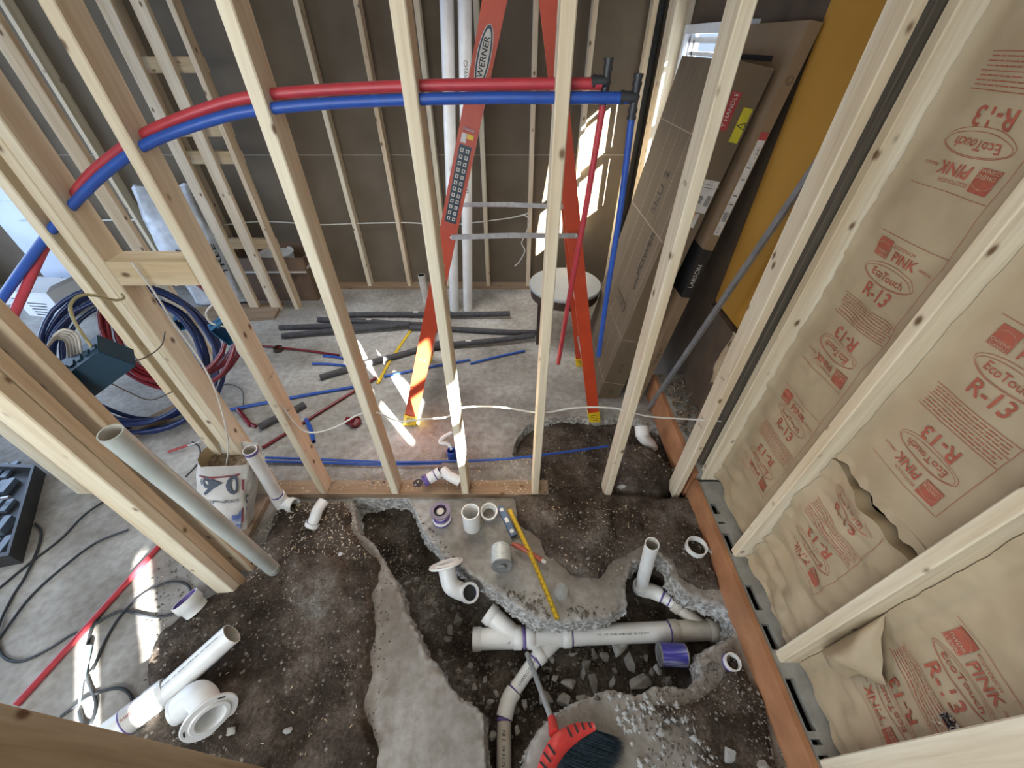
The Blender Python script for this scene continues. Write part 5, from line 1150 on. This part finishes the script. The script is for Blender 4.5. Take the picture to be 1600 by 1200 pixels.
coil('large coil of navy blue pipe standing at left behind the stud groups', at(212, 560, Y=1.98), 0.43, 8.2, 0.0135, 'blued', (0.25, -0.78, 0.56), 0.12, seed=1)
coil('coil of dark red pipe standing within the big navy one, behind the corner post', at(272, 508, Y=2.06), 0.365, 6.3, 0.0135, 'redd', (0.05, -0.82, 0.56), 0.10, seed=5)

# electrical boxes
M['ebox'] = simple('blue_outlet_box', (0.014, 0.052, 0.092), (0.014, 0.045, 0.08), 0.4, 12)
M['ebox2'] = simple('bright_blue_outlet_box', (0.03, 0.14, 0.30), (0.025, 0.12, 0.25), 0.4, 12)
def ebox(lab, c, w, h, d, rot, mat_, gangs, wires=0):
    c = Vector(c); t = thing('outlet_box', lab, 'outlet box', c); Rm = Euler(rot).to_matrix(); m = MB(); th_ = 0.003
    def bb(cc_, dd_): m.box(c+Rm @ Vector(cc_), dd_, rot=Rm)
    bb((0, d/2, 0), (w, th_, h)); bb((-w/2, 0, 0), (th_, d, h)); bb((w/2, 0, 0), (th_, d, h)); bb((0, 0, h/2), (w, d, th_)); bb((0, 0, -h/2), (w, d, th_))
    for k in range(gangs): 
        for s_ in (-1, 1): bb((-w/2+w*(k+0.5)/gangs, -d*0.3, s_*(h/2-0.006)), (0.012, d*0.4, 0.010))
    for k in range(gangs*2): bb((-w/2+w*(k+0.5)/(gangs*2), 0.01, h/2+0.003), (w/(gangs*2)*0.6, 0.02, 0.005))
    m.build('shell', mat_, parent=t)
    r = random.Random(gangs)
    for k in range(wires):
        a = c+Rm @ Vector((-w/2+w*(k+0.5)/wires, 0, h/2)); m = MB(); e_ = a+Vector((-0.10-0.02*k, 0.02, 0.09+0.012*(k % 3))); m.tube(smooth_path([a-Vector((0, 0, 0.03)), a+Vector((0.0, 0, 0.05)), (a+e_)/2+Vector((0, 0, 0.05)), e_, e_+Vector((-0.06, 0, -0.02))], 5), 0.0045, 8); m.build('wire', 'romex', parent=t)
    return t
ORDW = ['lowest', 'second lowest', 'middle', 'second highest', 'highest']
eb = at(150, 572, Y=0.93)
ebox('large dark blue three gang outlet box on the paired studs at the left', eb, 0.155, 0.095, 0.075, (R(-14), R(26), R(208)), 'ebox', 3, 0)
for k in range(5):
    hose('white_cable', ORDW[k]+' white cable of the bundle curving into the large dark blue box', [at(72+3*k, 545-5*k, Y=0.90), at(84+4*k, 531-4*k, Y=0.91), at(100+5*k, 531-2*k, Y=0.92), at(106+5*k, 545, Y=0.925), at(106+6*k, 572, Y=0.93)], 0.0035, 'romex', 'cable', n=5, seg=8)
ebox('small blue outlet box on the far stud', at(287, 503, Y=2.42), 0.085, 0.085, 0.07, (0, 0, R(30)), 'ebox2', 1, 2)
ebox('bright blue outlet box with looping white cables left of the first bare stud', at(352, 517, Y=1.42), 0.065, 0.095, 0.06, (0, R(-20), R(40)), 'ebox2', 1, 0)
M['ycable'] = simple('yellowish_cable', (0.50, 0.46, 0.26), None, 0.5); M['bcable'] = simple('dark_bare_wire', (0.12, 0.09, 0.07), None, 0.4)
hose('yellow_cable', 'yellowish cable looping from the corner post into the large dark blue outlet box', [at(x, y, Y=yy) for x, y, yy in ((190, 460, 1.20), (193, 466, 1.18), (180, 469, 1.16), (150, 462, 1.10), (125, 462, 1.05), (110, 478, 1.0), (118, 505, 0.96), (145, 545, 0.93))], 0.0045, 'ycable', 'cable', n=6, seg=8)
hose('white_cable', 'white cable loop at the bright blue outlet box', [at(x, y, Y=1.40) for x, y in ((345, 465), (330, 478), (322, 490), (330, 505), (350, 510), (362, 512))], 0.004, 'romex', 'cable', n=6, seg=8)
hose('white_cable', 'white cable dropping from the bright blue outlet box along the stud', [at(x, y, Y=1.40) for x, y in ((368, 535), (372, 548), (382, 560), (395, 565))], 0.004, 'romex', 'cable', n=6, seg=8)
hose('dark_wire', 'upper dark bare wire reaching from the large box to the corner post', [at(x, y, Y=yy) for x, y, yy in ((165, 556, 0.95), (185, 563, 1.0), (205, 565, 1.06), (230, 557, 1.12), (252, 540, 1.18), (258, 518, 1.2))], 0.0022, 'bcable', 'wire', n=6, seg=6)
hose('dark_wire', 'lower dark bare wire below the large dark blue box', [at(x, y, Y=yy) for x, y, yy in ((88, 565, 0.88), (110, 590, 0.92), (140, 593, 0.98), (170, 598, 1.02), (200, 612, 1.06), (235, 625, 1.1), (270, 612, 1.15))], 0.0022, 'bcable', 'wire', n=6, seg=6)

# white concrete bag with the digits
M['paperbag'] = simple('white_paper_bag', (0.66, 0.65, 0.62), (0.50, 0.47, 0.43), 0.7, 8, bmp=0.5, det=8); M['bagblue'] = simple('bag_blue_print', (0.10, 0.15, 0.36), (0.40, 0.42, 0.50), 0.7, 22, lo=0.45, hi=0.6)
M['bagred'] = simple('bag_red_print', (0.28, 0.05, 0.06), None, 0.7); M['baggrey'] = simple('bag_grey_print', (0.09, 0.11, 0.15), None, 0.7)
def deco_cb(m, pos):
    out = Vector((0.15, -0.95, 0.25)).normalized()*0.006
    def T(tx, u0, v0, size, mi, bold=0.01):
        vs, fs = text_geo(tx, size, bold, 'CENTER'); m.add([pos(u0+x_/0.72, v0+y_*1.35/0.38)+out for x_, y_ in vs], fs, mi, False)
    T('90', 0.755, 0.74, 0.10, 3, 0.016); T('6', 0.672, 0.80, 0.04, 3, 0.01); T('S', 0.93, 0.42, 0.085, 3, 0.012); T('CONCRETE', 0.765, 0.52, 0.016, 3)
    def Q(u0, u1, v0, v1, mi, n_=6):
        P = [pos(u0+(u1-u0)*i/n_, v0)+out for i in range(n_+1)]+[pos(u0+(u1-u0)*i/n_, v1)+out for i in range(n_+1)]; m.add(P, [[i, i+1, n_+2+i, n_+1+i] for i in range(n_)], mi, False)
    Q(0.74, 0.86, 0.06, 0.22, 4); Q(0.78, 0.86, 0.22, 0.30, 4, 3); Q(0.83, 0.86, 0.30, 0.36, 4, 2); Q(0.865, 0.885, 0.16, 0.78, 5, 2); Q(0.64, 0.84, 0.865, 0.885, 5)
c = at(370, 815, Z=0.0)
sack('concrete_bag', 'open white paper bag printed 90 standing by the corner post', (c.x-0.02, c.y-0.02, 0.039), 0.25, 0.15, 0.40, 0.06, ['paperbag', 'debris', 'kraft', 'baggrey', 'bagblue', 'bagred'], deco_cb, (0.13, 0.12), puff=0.12, seed=2, openm=True)

# black tool case
c = at(10, 800, Z=0.0)
t = thing('tool_case', 'open black tool case with moulded trays at the left edge of the view', 'tool case', (-2.15, 0.98, 0))
def px3(px_, py_, z): return P3(px_, py_, z)
M['casegrey'] = simple('grey_blue_moulding', (0.14, 0.19, 0.25), (0.10, 0.14, 0.19), 0.35, 12)
def slab4(m, cs, z0, z1, mi=0): m.hexa([Vector((p.x, p.y, z0)) for p in cs]+[Vector((p.x, p.y, z1)) for p in cs], mi)
q = [px3(-60, 735, 0), px3(30, 715, 0), px3(72, 740, 0), px3(36, 880, 0)]; q2 = [px3(-90, 905, 0), px3(36, 880, 0), px3(72, 740, 0), px3(-60, 735, 0)]
m = MB(); slab4(m, q2, 0.0, 0.03, 0)
cen = sum(q2, Vector())/4
def inner(f): return [cen+(p-cen)*f for p in q2]
o_, i_ = inner(1.0), inner(0.93)
for k in range(4):
    m.hexa([Vector((p.x, p.y, z)) for z in (0.03, 0.085) for p in (o_[k], o_[(k+1) % 4], i_[(k+1) % 4], i_[k])], 0)
m.build('case_shell', 'black', parent=t)
m = MB(); ax_ = q2[1]-q2[0]; ay_ = q2[3]-q2[0]; rr = random.Random(8)
for i in range(6):
    for j in range(5):
        p = q2[0]+ax_*(0.10+0.15*i)+ay_*(0.10+0.19*j)+Vector((0, 0, 0.03)); hgt = rr.uniform(0.015, 0.045)
        m.box(p+Vector((0, 0, hgt/2)), ((ax_.length)*0.10, ay_.length*rr.uniform(0.08, 0.15), hgt), rot=Matrix.Rotation(math.atan2(ax_.y, ax_.x), 3, 'Z'), mi=0, ch=0.004)
m.build('tray', 'casegrey', parent=t)
m = MB()
for i in range(9):
    p = q2[0]+ax_*(0.12+0.09*i)+ay_*0.52+Vector((0, 0, 0.075)); m.tube([p, p+ax_.normalized()*0.035], 0.007+0.001*(i % 3), 12)
m.build('socket_row', 'alu', parent=t)

# black cords on the concrete
M['cord'] = simple('black_rubber_cord', (0.018, 0.022, 0.025), (0.03, 0.034, 0.038), 0.5, 20)
def pcord(lab, pts, z=0.006, r=0.0055, mt='cord', nm='power_cord'): return hose(nm, lab, [P3(x, y, z+0.004*(i % 2)) for i, (x, y) in enumerate(pts)], r, mt, 'cord', n=7, seg=8)
pcord('black cord looping from the tool case across the concrete at far left', [(55, 818), (64, 830), (60, 855), (40, 900), (18, 935), (-4, 985), (2, 1022), (30, 1034), (70, 1018), (112, 992), (135, 985), (165, 965), (195, 955), (240, 964), (280, 955), (298, 930), (290, 912), (262, 910), (225, 928), (190, 960), (165, 1000), (148, 1040), (140, 1052)])
pcord('black cord running from the tool case toward the paired studs', [(-20, 935), (40, 885), (95, 842), (130, 806), (160, 785), (178, 776)])
pcord('black cord passing under the red pipe toward the drywall strip', [(-10, 1010), (15, 975), (50, 930), (100, 885), (150, 848), (200, 828)])
pcord('black cord ends lying beside the red pipe with taped plug', [(260, 838), (225, 880), (175, 940), (150, 970), (138, 1002), (134, 1050), (142, 1075), (150, 1100), (142, 1130), (130, 1132), (124, 1110)], r=0.006)
pcord('lower black cord loop between the red pipe and the loose white pipe', [(95, 1120), (130, 1095), (160, 1080), (190, 1076), (206, 1092), (200, 1118), (178, 1140)], r=0.006)
hose('plug', 'pale blue plastic-wrapped plug lying between the black cords', [P3(138, 1010, 0.02), P3(132, 1040, 0.02), P3(128, 1065, 0.018), P3(124, 1100, 0.012)], [0.012]*8+[0.010]*8+[0.004]*9, simple('pale_blue_wrap', (0.30, 0.50, 0.60), (0.16, 0.2, 0.24), 0.3, 40), 'plug')
pcord('thin black cable curving past the concrete bag', [(300, 690), (312, 700), (310, 722), (290, 745)], r=0.004)
pcord('thin black wire arcing over the blue coil on the floor', [(340, 610), (355, 600), (378, 610), (380, 640)], r=0.003)
a, c = P3(263, 706, 0.02), P3(312, 690, 0.03)
t = thing('screwdriver_bit', 'red and silver tool lying on the floor between the stud groups', 'tool', a); m = MB(); m.tube([a, a+(c-a)*0.6], 0.008, 10); m.build('grip', 'lred', parent=t); m = MB(); m.tube([a+(c-a)*0.6, c], 0.004, 8); m.build('shaft', 'alu', parent=t)
m = MB(); p = P3(372, 640, 0.01); q = P3(392, 665, 0.01); m.tube([p, q], 0.014, 12); m.tube([q+Vector((-.02, .02, 0)), q+Vector((.04, -.01, 0))], 0.012, 12)
tag(m.build('red_fitting', 'redd', origin=p), 'dark red fitting on the floor beside the bright blue coil', 'fitting')
b = MB(); b.box((0, 0, 0.02), (0.6, 0.09, 0.04), ch=0.003); o = b.build('lumber_offcut', 'plate'); p = P3(245, 660, 0); o.location = (p.x, p.y, 0); o.rotation_euler = (0, 0, 0.9); tag(o, 'dusty lumber offcut on the floor under the coils', 'board')
# ------------------------------------------------------------------ rubble, gravel, wood shavings
M['rock'] = simple('broken_concrete', (0.36, 0.345, 0.32), (0.20, 0.185, 0.165), 0.95, 18, bmp=0.9, det=9)
M['rockw'] = simple('pale_broken_concrete', (0.50, 0.51, 0.51), (0.30, 0.30, 0.29), 0.95, 18, bmp=0.9, det=9)
def rock(px_, py_, w, h, z, ang=0, mt='rock', lab='grey broken concrete chunk lying in the trench', grp='broken concrete chunks in the trench', seed=None):
    seed = int(px_*7+py_) if seed is None else seed; r = random.Random(seed)
    p = P3(px_, py_, z); zz = (CAMZ-z); sc = ((p.y*CT+(CAMZ-z)*ST))/F; rx, ry = w*sc/2, h*sc/2*0.95
    bm = bmesh.new(); 
    for k in range(12):
        v = Vector((r.gauss(0, 1), r.gauss(0, 1), r.gauss(0, 1))).normalized()*r.uniform(0.8, 1.08)
        bm.verts.new((v.x*rx, v.y*ry, v.z*min(rx, ry)*0.75))
    bmesh.ops.convex_hull(bm, input=list(bm.verts)); 
    for v in [v for v in bm.verts if not v.link_faces]: bm.verts.remove(v)
    bmesh.ops.bevel(bm, geom=list(bm.edges), offset=min(rx, ry)*0.05, segments=1, affect='EDGES')
    bmesh.ops.rotate(bm, verts=bm.verts, cent=(0, 0, 0), matrix=Matrix.Rotation(ang, 3, 'Z'))
    me = bpy.data.meshes.new('rock'); bm.to_mesh(me); bm.free(); me.materials.append(M[mt])
    o = bpy.data.objects.new('rock', me); COL.objects.link(o); o.location = (p.x, p.y, max(z, ground(p.x, p.y)+min(rx, ry)*0.3)); return tag(o, lab, 'rock', grp)
RK = [(915, 1038, 22, 16), (930, 1024, 12, 26), (912, 1052, 26, 14), (888, 1070, 28, 20), (926, 1066, 34, 18), (955, 1064, 20, 16), (910, 1090, 24, 18), (880, 1094, 28, 22), (850, 1092, 22, 40), (1000, 1066, 46, 26), (1046, 1066, 22, 16), (1070, 1060, 26, 16),
      (944, 1026, 16, 18), (768, 1100, 14, 18), (775, 1084, 12, 12), (742, 1074, 10, 16), (758, 1062, 14, 10), (862, 1030, 14, 10), (896, 1022, 16, 10), (975, 1090, 14, 8), (960, 1048, 12, 10), (900, 1108, 14, 10), (868, 1060, 14, 12), (1018, 1050, 12, 9), (838, 1062, 14, 18), (820, 1100, 18, 14), (770, 1150, 14, 18), (808, 1140, 16, 12), (700, 998, 16, 12), (735, 1040, 12, 10), (676, 960, 10, 12), (650, 905, 12, 9), (1010, 1028, 12, 10), (940, 1000, 14, 8)]
ORD = ['first', 'second', 'third', 'fourth', 'fifth', 'sixth', 'seventh', 'eighth', 'ninth', 'tenth', 'eleventh', 'twelfth', 'thirteenth']
ZN = [('just under the drain line', lambda x, y: x > 835 and y < 1045), ('between broom handle and violet-blue can', lambda x, y: x > 835 and 1045 <= y < 1080), ('at the slab edge above the broom', lambda x, y: x > 790 and y >= 1080), ('along the left side of the trench', lambda x, y: True)]
zl = {}
for k in RK:
    zi = next(i for i, z_ in enumerate(ZN) if z_[1](k[0], k[1])); zl.setdefault(zi, []).append(k)
for zi, ks in zl.items():
    for n_, (x, y, w, h) in enumerate(sorted(ks)):
        shp = 'upright' if h > w*1.15 else ('flat' if w > h*1.5 else 'blocky')
        rock(x, y, w, h, -0.25, ang=(x*13 % 7)*0.3, lab='%s concrete chunk, %s from the left %s' % (shp, ORD[n_], ZN[zi][0]))
rock(716, 968, 22, 34, -0.22, 0.5, lab='elongated grey rock below the white closet flange elbow', grp=None); rock(704, 984, 16, 18, -0.25, 0, lab='smaller rock just left below the elongated grey rock', grp=None)
rock(968, 1012, 34, 24, -0.21, 0.6, 'rockw', 'pale bluish concrete slab piece wedged under the drain line', None); rock(984, 1034, 20, 34, -0.235, 0.1, 'rockw', 'pale concrete sliver below the wedged slab piece', None)
rock(1027, 1046, 12, 20, -0.2, 0.2, 'rockw', 'small pale rock under the violet-blue can', None)
rock(1032, 1146, 16, 16, 0.02, 0, 'rockw', 'small white stone on the broken slab right of the broom', None); rock(1083, 1152, 15, 17, 0.02, 0, 'rockw', 'small white stone left of the rubble at the lower right', None)
rock(1140, 1180, 30, 30, 0.02, 0, 'rockw', 'large pale chunk on soil near the lower right corner', None); rock(1192, 1196, 26, 16, 0.02, 0, 'rock', 'chunk at the bottom edge beside the orange-brown board', None)
rock(1102, 862, 12, 20, 0.02, 0.3, 'rock', 'small grey stone touching the short coupling cup', None); rock(452, 1142, 18, 12, 0.02, 0.2, 'rockw', 'pale flat stone on the dark soil at lower left', None)
rock(363, 1142, 20, 16, 0.03, 0.2, 'rock', 'dark stone beside the large closet flange', None); rock(530, 866, 12, 8, 0.06, 0.1, 'rockw', 'small pale stone on the left soil heap', None); rock(972, 760, 20, 10, 0.03, 0.2, 'rockw', 'pale concrete lump at the foot of the bare knotty stud', None)
rock(640, 870, 12, 9, -0.12, 0.2, 'rock', 'pale gravel lump in the upper trench', None); rock(1134, 1000, 16, 12, -0.05, 0.2, 'rock', 'lump at the drain line end beside the orange-brown board', None)

def scatter(name, lab, cat, n, polys, size, mats, flat=False, seed=1, curl=False, sigma=None):
    r = random.Random(seed); V = []; Fc = []; MI = []; xs = []; ys = []
    pts = []
    for poly, wgt in polys:
        P = pxpoly(poly); x0 = min(p[0] for p in P); x1 = max(p[0] for p in P); y0 = min(p[1] for p in P); y1 = max(p[1] for p in P); k = int(n*wgt)
        X = np.array([r.uniform(x0, x1) for _ in range(k*3)]); Y = np.array([r.uniform(y0, y1) for _ in range(k*3)]); ins = sdf(P, X, Y) > 0
        cl = fbm(X, Y, 5, 3, seed+70) > -0.15+0.25*np.array([r.random() for _ in range(len(X))])-0.25
        sel = np.where(ins & cl)[0][:k]; pts += [(X[i], Y[i]) for i in sel]
    X = np.array([p[0] for p in pts]); Y = np.array([p[1] for p in pts]); G = soil_height(X[None, :], Y[None, :])[0]; Dd = dtrench(X[None, :], Y[None, :])[0]; Z = np.where(Dd < 0, np.maximum(G, 0.001), G)
    keepi = (Dd < -0.01) | (Dd > 0.03)
    m = MB()
    for x, y, z, ok in zip(X, Y, Z, keepi):
        if not ok or (1.225 < y < 1.33 and -1.5 < x < 0.2): z = 0.037 if 1.225 < y < 1.33 else z
        if not ok: continue
        s_ = size*r.uniform(0.35, 1.0)**1.5*1.4; mi = r.randrange(len(mats)) if len(mats) > 1 else 0
        if flat:
            a = r.uniform(0, 6.28); d = Vector((math.cos(a), math.sin(a), 0))*s_; e = Vector((-math.sin(a), math.cos(a), r.uniform(-.4, .4)))*s_*r.uniform(0.2, 0.45); c = Vector((x, y, z+0.002)); up_ = Vector((0, 0, s_*r.uniform(0.1, 0.6)))
            m.add([c-d, c-e*0.6+up_, c+d*0.9+up_*r.uniform(0, 1), c+e+up_*0.5, c-d*.2+e*1.2], [[0, 1, 4], [1, 3, 4], [1, 2, 3]], mi, False)
        else:
            vs = []
            for q in range(6):
                base = [(1, 0, 0), (-1, 0, 0), (0, 1, 0), (0, -1, 0), (0, 0, 0.8), (0, 0, -0.4)][q]; k = r.uniform(0.6, 1.1)*s_
                vs.append(Vector((x+base[0]*k+r.uniform(-.3, .3)*s_, y+base[1]*k+r.uniform(-.3, .3)*s_, z+0.001+base[2]*k)))
            m.add(vs, [[0, 2, 4], [2, 1, 4], [1, 3, 4], [3, 0, 4], [2, 0, 5], [1, 2, 5], [3, 1, 5], [0, 3, 5]], mi, False)
    return tag(m.build(name, mats), lab, cat, kind='stuff')
M['chip'] = simple('wood_shavings', (0.66, 0.55, 0.38), (0.50, 0.38, 0.24), 0.8, 40); M['chip2'] = simple('pale_chips', (0.62, 0.58, 0.50), None, 0.8)
M['grav'] = simple('small_gravel', (0.16, 0.14, 0.115), (0.10, 0.085, 0.07), 0.95, 60); M['gravp'] = simple('pale_gravel', (0.30, 0.28, 0.25), (0.20, 0.18, 0.155), 0.95, 60)
scatter('wood_shavings', 'pale wood shavings strewn along the foot of the front row of studs', 'wood shavings', 2600, [
    ([(430, 755), (560, 700), (760, 700), (840, 690), (850, 760), (700, 772), (430, 775)], 0.33), ([(390, 860), (440, 790), (560, 785), (600, 850), (560, 880), (480, 870), (370, 930)], 0.20), ([(780, 715), (860, 715), (870, 775), (790, 780)], 0.10),
    ([(860, 790), (990, 790), (980, 900), (860, 890)], 0.035), ([(700, 560), (900, 560), (940, 660), (720, 700)], 0.05), ([(980, 655), (1060, 680), (1080, 760), (960, 740)], 0.04), ([(590, 690), (760, 640), (760, 700), (600, 740)], 0.10), ([(330, 700), (460, 690), (460, 780), (400, 800)], 0.08), ([(560, 780), (640, 780), (720, 900), (640, 900)], 0.06), ([(240, 800), (450, 760), (600, 1200), (250, 1150)], 0.05)], 0.0075, ['chip', 'chip', 'chip2'], True, 3)
scatter('loose_gravel', 'fine loose gravel and crumbs scattered over soil and broken slab', 'gravel', 5200, [
    ([(560, 785), (640, 785), (740, 905), (640, 930), (590, 850)], 0.20), ([(240, 830), (580, 800), (620, 920), (590, 1200), (200, 1200)], 0.24), ([(640, 940), (740, 905), (980, 960), (1100, 1060), (880, 1110), (760, 1120)], 0.22), ([(830, 770), (1090, 780), (1130, 950), (880, 900)], 0.12), ([(840, 655), (1060, 660), (1080, 770), (850, 770)], 0.08), ([(1000, 1100), (1140, 1000), (1240, 1200), (1010, 1200)], 0.13)], 0.0058, ['grav', 'grav', 'gravp'], False, 5)
scatter('loose_gravel', 'coarse pebbles scattered in the trench bottom', 'gravel', 420, [([(600, 860), (740, 905), (980, 960), (1100, 1060), (880, 1110), (760, 1120), (650, 980)], 0.9)], 0.016, ['grav', 'gravp'], False, 11)
scatter('plaster_crumbs', 'white plaster crumbs along the broken slab edge near the broom', 'debris', 130, [([(940, 1075), (1040, 1080), (1130, 1200), (1000, 1200)], 0.9)], 0.011, ['rockw'], False, 13)
